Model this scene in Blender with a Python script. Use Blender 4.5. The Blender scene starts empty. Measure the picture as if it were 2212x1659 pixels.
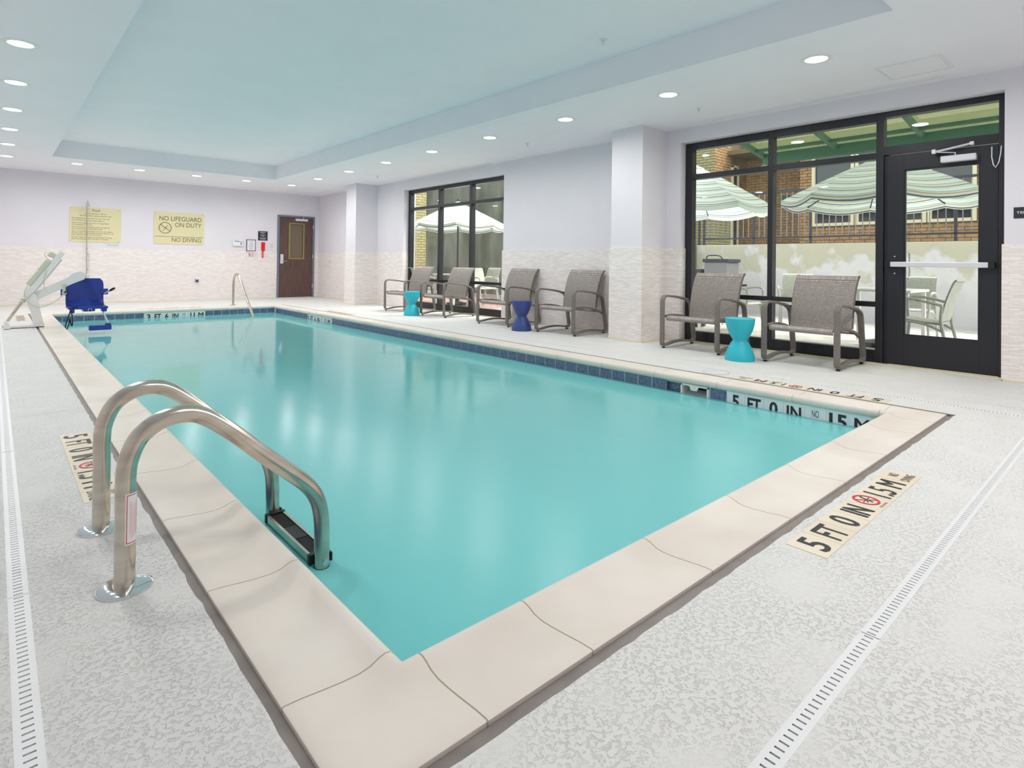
import bpy, bmesh, math, random
from mathutils import Vector, Matrix
random.seed(7)
SC = bpy.context.scene
COL = SC.collection

# ------------------------------------------------------------------ camera
cam_d = bpy.data.cameras.new('camera'); cam = bpy.data.objects.new('camera', cam_d); COL.objects.link(cam)
rt = Vector((0.74844088, -0.66306861, 0.01327656)); dn = Vector((0.01630719, -0.00161343, -0.99986573)); fw = Vector((0.663001, 0.74855689, 0.00960522))
M = Matrix((( rt.x, -dn.x, -fw.x, 0), (rt.y, -dn.y, -fw.y, 0), (rt.z, -dn.z, -fw.z, 0.975), (0, 0, 0, 1)))
cam.matrix_world = M
cam_d.sensor_fit = 'HORIZONTAL'; cam_d.sensor_width = 36.0
cam_d.lens = 1250.09 * 36 / 2212
cam_d.shift_x = (1106 - 1093.43) / 2212; cam_d.shift_y = (557.58 - 829.5) / 2212
cam_d.clip_start = 0.05; cam_d.clip_end = 200
SC.camera = cam

# ------------------------------------------------------------------ world, sun, exposure
W = bpy.data.worlds.new('sky'); SC.world = W; W.use_nodes = True
nt = W.node_tree; bg = nt.nodes['Background']
sky = nt.nodes.new('ShaderNodeTexSky'); sky.sky_type = 'NISHITA'; sky.sun_disc = False
sky.sun_elevation = math.radians(55); sky.sun_rotation = math.radians(120); sky.dust_density = 3.0; sky.ozone_density = 0.6; sky.air_density = 1.0
hs = nt.nodes.new('ShaderNodeHueSaturation'); hs.inputs['Saturation'].default_value = .35; nt.links.new(sky.outputs[0], hs.inputs['Color']); nt.links.new(hs.outputs[0], bg.inputs[0]); bg.inputs[1].default_value = 0.85
sun_d = bpy.data.lights.new('sun', 'SUN'); sun_d.energy = 2.0; sun_d.angle = math.radians(8); sun_d.color = (1, .97, .9)
sun = bpy.data.objects.new('sun', sun_d); COL.objects.link(sun)
sun.rotation_euler = (math.radians(24), math.radians(20), 0); sun.location = (10, 0, 12)
LAMP = 7.0            # emission strength of the visible downlight lenses
BEAM = 12.2            # watts of the beam each downlight throws
SC.view_settings.view_transform = 'Standard'; SC.view_settings.look = 'None'
SC.view_settings.gamma = 1.0; SC.view_settings.use_curve_mapping = False
SC.view_settings.exposure = 0.0
try:
    SC.cycles.max_bounces = 10; SC.cycles.diffuse_bounces = 6; SC.cycles.transparent_max_bounces = 16
except Exception: pass

# ------------------------------------------------------------------ key measures (metres)
XL, XR, YN, YF = .769, 4.532, 1.231, 12.66      # inner edge of the coping
XLO, XRO, YNO, YFO = .486, 4.836, .935, 12.95   # outer edge of the coping
WX = 6.687; FY = 15.366; ZC = 2.76; ZR = 3.061; ZT = 1.206
LX, NY = -1.35, -1.25                            # unseen left wall and wall behind the camera
WATER = -.14

# ------------------------------------------------------------------ materials
def lin(c):
    return tuple(((v/255)/12.92 if v/255 <= .04045 else ((v/255+.055)/1.055)**2.4) for v in c) + (1,)
def mat(name, rgb=(200,200,200), rough=.5, metal=0, spec=.5, alpha=None):
    m = bpy.data.materials.new(name); m.use_nodes = True
    p = m.node_tree.nodes['Principled BSDF']
    p.inputs['Base Color'].default_value = lin(rgb); p.inputs['Roughness'].default_value = rough
    p.inputs['Metallic'].default_value = metal; p.inputs['Specular IOR Level'].default_value = spec
    return m
def N(m, t, **kw):
    n = m.node_tree.nodes.new(t)
    for k, v in kw.items():
        if k in n.inputs.keys() if isinstance(k, str) else False: n.inputs[k].default_value = v
        else: setattr(n, k, v)
    return n
def Lk(m, a, b): m.node_tree.links.new(a, b)
def P(m): return m.node_tree.nodes['Principled BSDF']
def objco(m, src='Object'):
    return N(m, 'ShaderNodeTexCoord').outputs[src]
def noisy(m, rgb1, rgb2, scale=5, detail=4, lo=.35, hi=.65, bump=0, bscale=None, bdist=.002, vec=None, stretch=None):
    co = vec or objco(m)
    if stretch:
        mp = N(m, 'ShaderNodeMapping'); mp.inputs['Scale'].default_value = stretch; Lk(m, co, mp.inputs[0]); co = mp.outputs[0]
    n = N(m, 'ShaderNodeTexNoise'); n.inputs['Scale'].default_value = scale; n.inputs['Detail'].default_value = detail
    Lk(m, co, n.inputs['Vector'])
    r = N(m, 'ShaderNodeValToRGB'); r.color_ramp.elements[0].position = lo; r.color_ramp.elements[1].position = hi
    r.color_ramp.elements[0].color = lin(rgb1); r.color_ramp.elements[1].color = lin(rgb2)
    Lk(m, n.outputs['Fac'], r.inputs[0]); Lk(m, r.outputs[0], P(m).inputs['Base Color'])
    if bump:
        n2 = N(m, 'ShaderNodeTexNoise'); n2.inputs['Scale'].default_value = bscale or scale; n2.inputs['Detail'].default_value = 5
        Lk(m, co, n2.inputs['Vector'])
        b = N(m, 'ShaderNodeBump'); b.inputs['Strength'].default_value = bump; b.inputs['Distance'].default_value = bdist
        Lk(m, n2.outputs['Fac'], b.inputs['Height']); Lk(m, b.outputs[0], P(m).inputs['Normal'])
    return m
def wallco(m):
    co = objco(m); s = N(m, 'ShaderNodeSeparateXYZ'); Lk(m, co, s.inputs[0])
    a = N(m, 'ShaderNodeMath'); a.operation = 'ADD'; Lk(m, s.outputs[0], a.inputs[0]); Lk(m, s.outputs[1], a.inputs[1])
    c = N(m, 'ShaderNodeCombineXYZ'); Lk(m, a.outputs[0], c.inputs[0]); Lk(m, s.outputs[2], c.inputs[1])
    return c.outputs[0]

MT = {}
MT['paint'] = noisy(mat('wall_paint', rough=.75, spec=.25), (226,222,229), (229,225,232), scale=2, bump=.15, bscale=180, bdist=.001)
MT['ceil'] = noisy(mat('ceiling_paint', rough=.8, spec=.2), (241,238,244), (243,240,246), scale=2)
# stacked strip stone cladding
m = mat('strip_stone', rough=.6, spec=.3)
wc = wallco(m)
nz = N(m, 'ShaderNodeTexNoise'); nz.inputs['Scale'].default_value = 5; Lk(m, wc, nz.inputs['Vector'])
br = N(m, 'ShaderNodeTexBrick'); br.offset = .37; br.offset_frequency = 2; br.squash = .7; br.squash_frequency = 3
br.inputs['Scale'].default_value = 1; br.inputs['Brick Width'].default_value = .11; br.inputs['Row Height'].default_value = .0125
br.inputs['Mortar Size'].default_value = .0012; br.inputs['Mortar Smooth'].default_value = .3; br.inputs['Bias'].default_value = 0
br.inputs['Color1'].default_value = lin((250,243,241)); br.inputs['Color2'].default_value = lin((230,221,219)); br.inputs['Mortar'].default_value = lin((218,208,205))
mx = N(m, 'ShaderNodeVectorMath'); mx.operation = 'MULTIPLY_ADD'; Lk(m, nz.outputs['Color'], mx.inputs[0]); mx.inputs[1].default_value = (0, .016, 0); Lk(m, wc, mx.inputs[2])
Lk(m, mx.outputs[0], br.inputs['Vector']); Lk(m, br.outputs['Color'], P(m).inputs['Base Color'])
bw = N(m, 'ShaderNodeRGBToBW'); Lk(m, br.outputs['Color'], bw.inputs[0])
b = N(m, 'ShaderNodeBump'); b.inputs['Strength'].default_value = .6; b.inputs['Distance'].default_value = .006
Lk(m, bw.outputs[0], b.inputs['Height']); Lk(m, b.outputs[0], P(m).inputs['Normal'])
MT['stone'] = m
# knock-down textured deck coating
m = mat('deck_coating', rough=.7, spec=.25)
co = objco(m)
n1 = N(m, 'ShaderNodeTexNoise'); n1.inputs['Scale'].default_value = 82; n1.inputs['Detail'].default_value = 4; n1.inputs['Roughness'].default_value = .62; n1.inputs['Distortion'].default_value = .6; Lk(m, co, n1.inputs['Vector'])
r1 = N(m, 'ShaderNodeValToRGB'); r1.color_ramp.elements[0].position = .38; r1.color_ramp.elements[1].position = .48; Lk(m, n1.outputs['Fac'], r1.inputs[0])
n2 = N(m, 'ShaderNodeTexNoise'); n2.inputs['Scale'].default_value = 4.5; n2.inputs['Detail'].default_value = 3; Lk(m, co, n2.inputs['Vector'])
r2 = N(m, 'ShaderNodeValToRGB'); r2.color_ramp.elements[0].position = .44; r2.color_ramp.elements[1].position = .64; Lk(m, n2.outputs['Fac'], r2.inputs[0])
mxx = N(m, 'ShaderNodeMath'); mxx.operation = 'MAXIMUM'; Lk(m, r1.outputs[0], mxx.inputs[0])
n2s = N(m, 'ShaderNodeMath'); n2s.operation = 'MULTIPLY'; n2s.inputs[1].default_value = .8; Lk(m, r2.outputs[0], n2s.inputs[0]); Lk(m, n2s.outputs[0], mxx.inputs[1])
n3 = N(m, 'ShaderNodeTexNoise'); n3.inputs['Scale'].default_value = 260; n3.inputs['Detail'].default_value = 3; Lk(m, co, n3.inputs['Vector'])
ad = N(m, 'ShaderNodeMath'); ad.operation = 'MULTIPLY_ADD'; ad.inputs[1].default_value = .22; Lk(m, n3.outputs['Fac'], ad.inputs[0]); Lk(m, mxx.outputs[0], ad.inputs[2])
b = N(m, 'ShaderNodeBump'); b.inputs['Strength'].default_value = .75; b.inputs['Distance'].default_value = .0021
Lk(m, ad.outputs[0], b.inputs['Height']); Lk(m, b.outputs[0], P(m).inputs['Normal'])
r3 = N(m, 'ShaderNodeValToRGB'); r3.color_ramp.elements[0].color = lin((210,208,205)); r3.color_ramp.elements[1].color = lin((220,219,217)); Lk(m, mxx.outputs[0], r3.inputs[0])
Lk(m, r3.outputs[0], P(m).inputs['Base Color'])
MT['deck'] = m
MT['patio'] = noisy(mat('patio_concrete', rough=.85), (172,166,160), (196,192,186), scale=3, bump=.3, bscale=60)
MT['coping'] = noisy(mat('cast_coping', rough=.55, spec=.35), (219,209,199), (230,222,213), scale=2.2, bump=.12, bscale=140, bdist=.001)
MT['grout'] = mat('grout', (196,190,178), .85); MT['grout_dark'] = mat('coping_grout', (178,166,146), .85)
MT['seal'] = noisy(mat('joint_sealant', rough=.4), (128,118,114), (142,132,127), scale=12)
MT['blue_tile'] = noisy(mat('blue_tile', rough=.25), (62,82,120), (124,138,164), scale=45, detail=8, lo=.3, hi=.75)
MT['white_tile'] = mat('white_tile', (226,229,232), .25)
MT['cream_tile'] = noisy(mat('cream_tile', rough=.5), (222,208,186), (230,218,198), scale=4)
MT['black_ink'] = mat('black_ink', (38,38,44), .5)
MT['grey_ink'] = mat('grey_ink', (96,90,70), .5)
MT['red_ink'] = mat('red_ink', (205,40,70), .5)
MT['blue_ink'] = mat('blue_ink', (80,80,200), .5)
MT['navy_ink'] = mat('navy_ink', (60,70,120), .5)
MT['white_ink'] = mat('white_ink', (230,230,230), .5)
MT['pink_ink'] = mat('pink_ink', (226,160,165), .5)
MT['plaster'] = noisy(mat('pool_plaster', rough=.6), (176,222,222), (184,226,226), scale=3)
MT['pvc'] = mat('white_pvc', (226,226,228), .4)
MT['dark'] = mat('dark_void', (30,30,30), .9)
MT['steel'] = noisy(mat('brushed_steel', rough=.22, metal=1), (196,186,172), (214,206,194), scale=4, stretch=(1,1,6))
MT['chrome'] = mat('chrome', (225,228,230), .06, 1)
MT['black_alu'] = mat('black_aluminium', (30,30,38), .38, 0, .5)
MT['alu'] = mat('satin_aluminium', (222,222,228), .4, .3)
MT['white_metal'] = mat('white_powder_coat', (228,225,223), .4)
MT['beige_plastic'] = mat('beige_plastic', (196,200,178), .5)
MT['blue_plastic'] = mat('blue_plastic', (34,58,152), .38)
MT['black'] = mat('black_plastic', (16,16,18), .5)
MT['red'] = mat('red_plastic', (222,30,38), .35)
MT['white'] = mat('white_plastic', (232,232,230), .4)
MT['teal'] = mat('turquoise_plastic', (42,184,202), .45)
MT['navy'] = mat('navy_plastic', (52,72,136), .42)
MT['cream_sign'] = mat('cream_sign', (224,215,172), .5)
MT['black_sign'] = mat('black_sign', (38,40,48), .4)
MT['paper'] = mat('paper', (228,230,238), .6)
MT['door_frame'] = mat('grey_steel_frame', (112,120,138), .5)
m = mat('walnut_veneer', rough=.4); noisy(m, (80,58,54), (104,78,70), scale=6, detail=8, stretch=(6,6,.5)); MT['walnut'] = m
MT['brass'] = mat('olive_brass', (150,136,80), .45, .2)
m = mat('wired_glass', rough=.25); v = N(m, 'ShaderNodeTexChecker'); v.inputs['Scale'].default_value = 42
v.inputs['Color1'].default_value = lin((128,112,92)); v.inputs['Color2'].default_value = lin((98,86,70)); Lk(m, wallco(m), v.inputs['Vector']); Lk(m, v.outputs[0], P(m).inputs['Base Color']); MT['wired'] = m
MT['outlet'] = mat('ivory_plate', (214,212,206), .4)
MT['caulk'] = mat('cream_caulk', (224,214,180), .6)
# wicker weave
def weave(name, c1, c2, rw=.010, rh=.006, dist=.0015):
    m = mat(name, rough=.55)
    co = objco(m); s = N(m, 'ShaderNodeSeparateXYZ'); Lk(m, co, s.inputs[0])
    a = N(m, 'ShaderNodeMath'); a.operation = 'SUBTRACT'; Lk(m, s.outputs[2], a.inputs[0]); Lk(m, s.outputs[0], a.inputs[1])
    c = N(m, 'ShaderNodeCombineXYZ'); Lk(m, s.outputs[1], c.inputs[0]); Lk(m, a.outputs[0], c.inputs[1])
    br = N(m, 'ShaderNodeTexBrick'); br.inputs['Scale'].default_value = 1; br.inputs['Brick Width'].default_value = rw*2; br.inputs['Row Height'].default_value = rh
    br.inputs['Mortar Size'].default_value = .0014; br.inputs['Mortar Smooth'].default_value = .6
    br.inputs['Color1'].default_value = lin(c1); br.inputs['Color2'].default_value = lin(c2); br.inputs['Mortar'].default_value = lin(tuple(int(x*.66) for x in c2))
    Lk(m, c.outputs[0], br.inputs['Vector']); Lk(m, br.outputs['Color'], P(m).inputs['Base Color'])
    b = N(m, 'ShaderNodeBump'); b.inputs['Strength'].default_value = .7; b.inputs['Distance'].default_value = dist; b.invert = True
    Lk(m, br.outputs['Fac'], b.inputs['Height']); Lk(m, b.outputs[0], P(m).inputs['Normal'])
    return m
MT['wicker'] = weave('grey_brown_wicker', (190,180,175), (160,150,144), .0065, .0065)
MT['band'] = weave('grey_brown_band', (146,137,130), (126,118,111), .008, .008)
MT['pale_wicker'] = weave('pale_wicker', (196,198,188), (176,178,168), .010, .010)
MT['pool_jet'] = MT['white']
# glass
def glass(name, tint=(255,255,255), refl=1.0, haze=None):
    m = bpy.data.materials.new(name); m.use_nodes = True; t = m.node_tree; t.nodes.clear()
    o = t.nodes.new('ShaderNodeOutputMaterial'); mx = t.nodes.new('ShaderNodeMixShader'); tr = t.nodes.new('ShaderNodeBsdfTransparent'); gl = t.nodes.new('ShaderNodeBsdfGlossy')
    tr.inputs[0].default_value = lin(tint); gl.inputs['Roughness'].default_value = .01
    L_ = t.links.new   # Schlick reflectance from |I.N|, the same on both faces of the pane
    ge = t.nodes.new('ShaderNodeNewGeometry'); dt = t.nodes.new('ShaderNodeVectorMath'); dt.operation = 'DOT_PRODUCT'; L_(ge.outputs['Incoming'], dt.inputs[0]); L_(ge.outputs['Normal'], dt.inputs[1])
    ab = t.nodes.new('ShaderNodeMath'); ab.operation = 'ABSOLUTE'; L_(dt.outputs['Value'], ab.inputs[0])
    iv = t.nodes.new('ShaderNodeMath'); iv.operation = 'SUBTRACT'; iv.inputs[0].default_value = 1; L_(ab.outputs[0], iv.inputs[1])
    pw = t.nodes.new('ShaderNodeMath'); pw.operation = 'POWER'; pw.inputs[1].default_value = 5; L_(iv.outputs[0], pw.inputs[0])
    ml = t.nodes.new('ShaderNodeMath'); ml.operation = 'MULTIPLY_ADD'; ml.inputs[1].default_value = .96*refl; ml.inputs[2].default_value = .04*refl; ml.use_clamp = True; L_(pw.outputs[0], ml.inputs[0])
    L_(ml.outputs[0], mx.inputs[0]); L_(tr.outputs[0], mx.inputs[1]); L_(gl.outputs[0], mx.inputs[2]); L_(mx.outputs[0], o.inputs[0])
    if haze:
        tl = t.nodes.new('ShaderNodeBsdfTranslucent'); tl.inputs[0].default_value = lin(haze); m2 = t.nodes.new('ShaderNodeMixShader'); m2.inputs[0].default_value = .45
        L_(tr.outputs[0], m2.inputs[1]); L_(tl.outputs[0], m2.inputs[2]); L_(m2.outputs[0], mx.inputs[1])
    return m
MT['glass'] = glass('window_glass', (247,249,245), .9)
MT['canopy_glass'] = glass('wired_canopy_glass', (236,236,228), 1.0, (110,118,86))
MT['dark_glass'] = mat('dark_glass', (26,28,24), .08, 0, .6)
# water: clear skin over turquoise body
m = bpy.data.materials.new('pool_water'); m.use_nodes = True; t = m.node_tree; t.nodes.clear()
o = t.nodes.new('ShaderNodeOutputMaterial'); fr = t.nodes.new('ShaderNodeFresnel'); fr.inputs[0].default_value = 1.33
gl = t.nodes.new('ShaderNodeBsdfGlossy'); gl.inputs['Roughness'].default_value = .2
df = t.nodes.new('ShaderNodeBsdfDiffuse'); df.inputs[0].default_value = lin((138,230,231))
tr = t.nodes.new('ShaderNodeBsdfTransparent'); tr.inputs[0].default_value = lin((160,228,226))
m1 = t.nodes.new('ShaderNodeMixShader'); m1.inputs[0].default_value = .30
m2 = t.nodes.new('ShaderNodeMixShader')
tc = t.nodes.new('ShaderNodeTexCoord'); mp = t.nodes.new('ShaderNodeMapping'); mp.inputs['Scale'].default_value = (1, .55, 1)
nw = t.nodes.new('ShaderNodeTexNoise'); nw.inputs['Scale'].default_value = 3.2; nw.inputs['Detail'].default_value = 4
bp = t.nodes.new('ShaderNodeBump'); bp.inputs['Strength'].default_value = .10; bp.inputs['Distance'].default_value = .03
L = t.links.new
L(tc.outputs['Object'], mp.inputs[0]); L(mp.outputs[0], nw.inputs['Vector']); L(nw.outputs['Fac'], bp.inputs['Height'])
L(bp.outputs[0], gl.inputs['Normal']); L(bp.outputs[0], fr.inputs['Normal'])
L(df.outputs[0], m1.inputs[1]); L(tr.outputs[0], m1.inputs[2]); L(m1.outputs[0], m2.inputs[1]); L(gl.outputs[0], m2.inputs[2]); L(fr.outputs[0], m2.inputs[0]); L(m2.outputs[0], o.inputs[0])
ge = t.nodes.new('ShaderNodeNewGeometry'); dt = t.nodes.new('ShaderNodeVectorMath'); dt.operation = 'DOT_PRODUCT'; L(ge.outputs['Incoming'], dt.inputs[0]); L(ge.outputs['Normal'], dt.inputs[1])
mr = t.nodes.new('ShaderNodeMapRange'); mr.interpolation_type = 'SMOOTHSTEP'; mr.inputs[1].default_value = .10; mr.inputs[2].default_value = .36; mr.inputs[3].default_value = .05; mr.inputs[4].default_value = .265   # wavelets look smoother at grazing angles
L(dt.outputs['Value'], mr.inputs[0]); L(mr.outputs[0], gl.inputs['Roughness'])
MT['water'] = m
# lamp lens
m = bpy.data.materials.new('lamp_lens'); m.use_nodes = True; P(m).inputs['Emission Color'].default_value = (1, .965, .92, 1); P(m).inputs['Emission Strength'].default_value = LAMP
MT['lens'] = m
# outdoor
MT['brick'] = noisy(mat('tan_brick', rough=.85), (140,108,70), (168,134,90), scale=7)
MT['brick_yellow'] = noisy(mat('yellow_brick', rough=.85), (150,144,100), (168,160,114), scale=7)
MT['mortar'] = mat('mortar', (112,96,70), .9)
MT['stained'] = noisy(mat('stained_concrete', rough=.85), (160,160,130), (226,220,216), scale=2.6, detail=9, lo=.36, hi=.56, bump=.3, bscale=12, bdist=.01)
m = MT['stained']; sp3 = N(m, 'ShaderNodeSeparateXYZ'); Lk(m, objco(m), sp3.inputs[0])
nn_ = N(m, 'ShaderNodeTexNoise'); nn_.inputs['Scale'].default_value = 2.6; nn_.inputs['Detail'].default_value = 8; Lk(m, objco(m), nn_.inputs['Vector'])
ma_ = N(m, 'ShaderNodeMath'); ma_.operation = 'MULTIPLY_ADD'; ma_.inputs[1].default_value = 2.4; Lk(m, nn_.outputs['Fac'], ma_.inputs[0]); Lk(m, sp3.outputs[2], ma_.inputs[2])
cr_ = N(m, 'ShaderNodeValToRGB'); ee = cr_.color_ramp.elements; ee[0].position = .50; ee[0].color = lin((206,204,206)); ee[1].position = .86; ee[1].color = lin((196,192,168))
e3 = ee.new(.66); e3.color = lin((218,216,216)); e4 = ee.new(.74); e4.color = lin((192,188,166))
dv_ = N(m, 'ShaderNodeMath'); dv_.operation = 'MULTIPLY'; dv_.inputs[1].default_value = .315; Lk(m, ma_.outputs[0], dv_.inputs[0]); Lk(m, dv_.outputs[0], cr_.inputs[0]); Lk(m, cr_.outputs[0], P(m).inputs['Base Color'])
MT['mossy'] = noisy(mat('mossy_concrete', rough=.9), (70,76,60), (122,122,106), scale=1.8, detail=8, lo=.35, hi=.7, stretch=(1,1,.4))
MT['green'] = mat('green_paint', (44,92,60), .45)
MT['rail'] = mat('dark_rail', (44,50,60), .4)
MT['rail_light'] = mat('grey_rail', (130,132,134), .4, .3)
MT['cream_frame'] = mat('cream_frame', (206,196,158), .5)
MT['paver'] = noisy(mat('pink_paver', rough=.85), (150,120,116), (178,148,142), scale=4)
MT['soffit'] = mat('soffit_brown', (112,98,66), .8)
m = mat('striped_fabric', rough=.9)
uv = N(m, 'ShaderNodeUVMap'); s = N(m, 'ShaderNodeSeparateXYZ'); Lk(m, uv.outputs[0], s.inputs[0])
fr = N(m, 'ShaderNodeMath'); fr.operation = 'FRACT'; ml = N(m, 'ShaderNodeMath'); ml.operation = 'MULTIPLY'; ml.inputs[1].default_value = 5.5
Lk(m, s.outputs[1], ml.inputs[0]); Lk(m, ml.outputs[0], fr.inputs[0])
cr = N(m, 'ShaderNodeValToRGB'); cr.color_ramp.interpolation = 'CONSTANT'
el = cr.color_ramp.elements; el[0].position = 0; el[0].color = lin((226,234,226)); el[1].position = .34; el[1].color = lin((100,178,204))
for p_, c_ in ((.42,(226,234,226)),(.50,(204,176,128)),(.56,(226,234,226)),(.70,(108,104,118)),(.80,(226,234,226)),(.9,(150,196,206)),(.95,(226,234,226))):
    e = el.new(p_); e.color = lin(c_)
Lk(m, fr.outputs[0], cr.inputs[0]); Lk(m, cr.outputs[0], P(m).inputs['Base Color'])
tl = N(m, 'ShaderNodeBsdfTranslucent'); Lk(m, cr.outputs[0], tl.inputs[0]); ms = N(m, 'ShaderNodeMixShader'); ms.inputs[0].default_value = .4
Lk(m, P(m).outputs[0], ms.inputs[1]); Lk(m, tl.outputs[0], ms.inputs[2]); Lk(m, ms.outputs[0], m.node_tree.nodes['Material Output'].inputs[0])
MT['stripe'] = m

# ------------------------------------------------------------------ geometry helpers
class G:
    def __init__(s): s.v = []; s.f = []; s.uv = None
    def add(s, vs, fs):
        n = len(s.v); s.v += [tuple(p) for p in vs]; s.f += [tuple(i+n for i in f) for f in fs]; return s
    def box(s, x0, x1, y0, y1, z0, z1):
        if x0 > x1: x0, x1 = x1, x0
        if y0 > y1: y0, y1 = y1, y0
        if z0 > z1: z0, z1 = z1, z0
        return s.add([(x0,y0,z0),(x1,y0,z0),(x1,y1,z0),(x0,y1,z0),(x0,y0,z1),(x1,y0,z1),(x1,y1,z1),(x0,y1,z1)],
            [(0,3,2,1),(4,5,6,7),(0,1,5,4),(1,2,6,5),(2,3,7,6),(3,0,4,7)])
    def obox(s, a, b, w, h, up=(0,0,1)):
        """box from point a to b, width w across, height h along up-ish"""
        a = Vector(a); b = Vector(b); d = (b-a).normalized(); u = Vector(up); x = d.cross(u).normalized(); u = x.cross(d).normalized()
        vs = []
        for p in (a, b):
            for i, j in ((-1,-1),(1,-1),(1,1),(-1,1)): vs.append(p + x*i*w/2 + u*j*h/2)
        return s.add(vs, [(0,1,2,3),(7,6,5,4),(0,4,5,1),(1,5,6,2),(2,6,7,3),(3,7,4,0)])
    def quad(s, *p): return s.add(p, [tuple(range(len(p)))])
    def tube(s, path, r, seg=12, caps=True, closed=False):
        path = [Vector(p) for p in path]; n = len(path); vs = []; fs = []
        rs = r if isinstance(r, (list, tuple)) else [r]*n
        up = Vector((0,0,1)); d0 = (path[1]-path[0]).normalized()
        if abs(d0.dot(up)) > .95: up = Vector((0,1,0))
        x = d0.cross(up).normalized()
        for i, p in enumerate(path):
            if closed: d = (path[(i+1) % n]-path[i-1]).normalized()
            elif i == 0: d = (path[1]-p).normalized()
            elif i == n-1: d = (p-path[i-1]).normalized()
            else: d = ((path[i+1]-p).normalized()+(p-path[i-1]).normalized()).normalized()
            x = (x - d*x.dot(d)).normalized(); y = d.cross(x)
            for k in range(seg):
                a = 2*math.pi*k/seg; vs.append(p + (x*math.cos(a)+y*math.sin(a))*rs[i])
        m_ = n if closed else n-1
        for i in range(m_):
            for k in range(seg):
                a = i*seg+k; b = i*seg+(k+1) % seg; c = ((i+1) % n)*seg+(k+1) % seg; d = ((i+1) % n)*seg+k; fs.append((a,b,c,d))
        if caps and not closed: fs.append(tuple(reversed(range(seg)))); fs.append(tuple(range((n-1)*seg, n*seg)))
        return s.add(vs, fs)
    def lathe(s, prof, c=(0,0,0), seg=32, axis='z'):
        vs = []; fs = []; n = len(prof)
        for r, z in prof:
            for k in range(seg):
                a = 2*math.pi*k/seg; u, w = r*math.cos(a), r*math.sin(a)
                if axis == 'z': vs.append((c[0]+u, c[1]+w, c[2]+z))
                elif axis == 'y': vs.append((c[0]+u, c[1]+z, c[2]+w))
                else: vs.append((c[0]+z, c[1]+u, c[2]+w))
        for i in range(n-1):
            for k in range(seg):
                fs.append((i*seg+k, i*seg+(k+1) % seg, (i+1)*seg+(k+1) % seg, (i+1)*seg+k))
        fs.append(tuple(reversed(range(seg)))); fs.append(tuple(range((n-1)*seg, n*seg)))
        return s.add(vs, fs)
    def band(s, path, w, t, closed=False, yc=0):
        """flat band in the xz plane: path (x,z), width w along y, thickness t"""
        n = len(path); vs = []; fs = []
        for i, (x, z) in enumerate(path):
            if closed: a = path[i-1]; b = path[(i+1) % n]
            else: a = path[max(i-1,0)]; b = path[min(i+1,n-1)]
            d = Vector((b[0]-a[0], b[1]-a[1])).normalized(); nx, nz = -d.y, d.x
            for (sy, st) in ((-1,-1),(1,-1),(1,1),(-1,1)):
                vs.append((x+nx*st*t/2, yc+sy*w/2, z+nz*st*t/2))
        m_ = n if closed else n-1
        for i in range(m_):
            for k in range(4):
                a = i*4+k; b = i*4+(k+1) % 4; c = ((i+1) % n)*4+(k+1) % 4; d = ((i+1) % n)*4+k; fs.append((a,b,c,d))
        if not closed: fs.append((0,1,2,3)[::-1]); fs.append(tuple(range((n-1)*4, n*4)))
        return s.add(vs, fs)
    def prism(s, pts, h, origin, ux, uy):
        """polygon pts in plane (ux,uy) at origin, extruded h along the normal"""
        o = Vector(origin); ux = Vector(ux); uy = Vector(uy); nn = ux.cross(uy).normalized(); k = len(pts)
        vs = [o+ux*p[0]+uy*p[1] for p in pts] + [o+ux*p[0]+uy*p[1]+nn*h for p in pts]
        fs = [tuple(reversed(range(k))), tuple(range(k, 2*k))] + [(i, (i+1) % k, k+(i+1) % k, k+i) for i in range(k)]
        return s.add(vs, fs)
def wloc(o):
    v = Vector((0,0,0))
    while o is not None: v += o.location; o = o.parent
    return v
def obj(name, g, m, parent=None, smooth=False, bevel=0, label=None, world=True, recalc=True):
    me = bpy.data.meshes.new(name); me.from_pydata([tuple(p) for p in g.v], [], g.f)
    if recalc:
        bm = bmesh.new(); bm.from_mesh(me); bmesh.ops.recalc_face_normals(bm, faces=bm.faces); bm.to_mesh(me); bm.free()
    if g.uv is not None:
        l = me.uv_layers.new(name='UVMap')
        for poly in me.polygons:
            for li in poly.loop_indices: l.data[li].uv = g.uv[me.loops[li].vertex_index]
    me.materials.append(MT[m] if isinstance(m, str) else m)
    if smooth:
        me.polygons.foreach_set('use_smooth', [True]*len(me.polygons))
        try: me.set_sharp_from_angle(angle=math.radians(40))
        except Exception: pass
    o = bpy.data.objects.new(name, me); COL.objects.link(o)
    if parent is not None:
        o.parent = parent
        if world: o.location = -wloc(parent)
    if bevel:
        b = o.modifiers.new('bevel', 'BEVEL'); b.width = bevel; b.segments = 2; b.limit_method = 'ANGLE'; b.angle_limit = math.radians(40)
        if smooth: pass
    if label: o['label'] = label
    return o
def tag(o, label, cat, group=None, kind=None):
    o['label'] = label; o['category'] = cat
    if group: o['group'] = group
    if kind: o['kind'] = kind
    return o
def thing(name, label, cat, loc=(0,0,0), group=None):
    o = bpy.data.objects.new(name, None); COL.objects.link(o); o.location = loc; o.empty_display_size = .1
    return tag(o, label, cat, group)
def struct(name, g=None, m=None, loc=(0,0,0), **kw):
    if g is None:
        o = bpy.data.objects.new(name, None); COL.objects.link(o); o.location = loc
    else: o = obj(name, g, m, **kw)
    o['kind'] = 'structure'; return o
def copy_tree(o, parent=None):
    c = o.copy(); COL.objects.link(c)
    if parent is not None: c.parent = parent
    for ch in [x for x in KIDS.get(o.name, [])]: copy_tree(ch, c)
    return c
KIDS = {}
def index_kids():
    KIDS.clear()
    for x in bpy.data.objects:
        if x.parent: KIDS.setdefault(x.parent.name, []).append(x)

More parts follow.
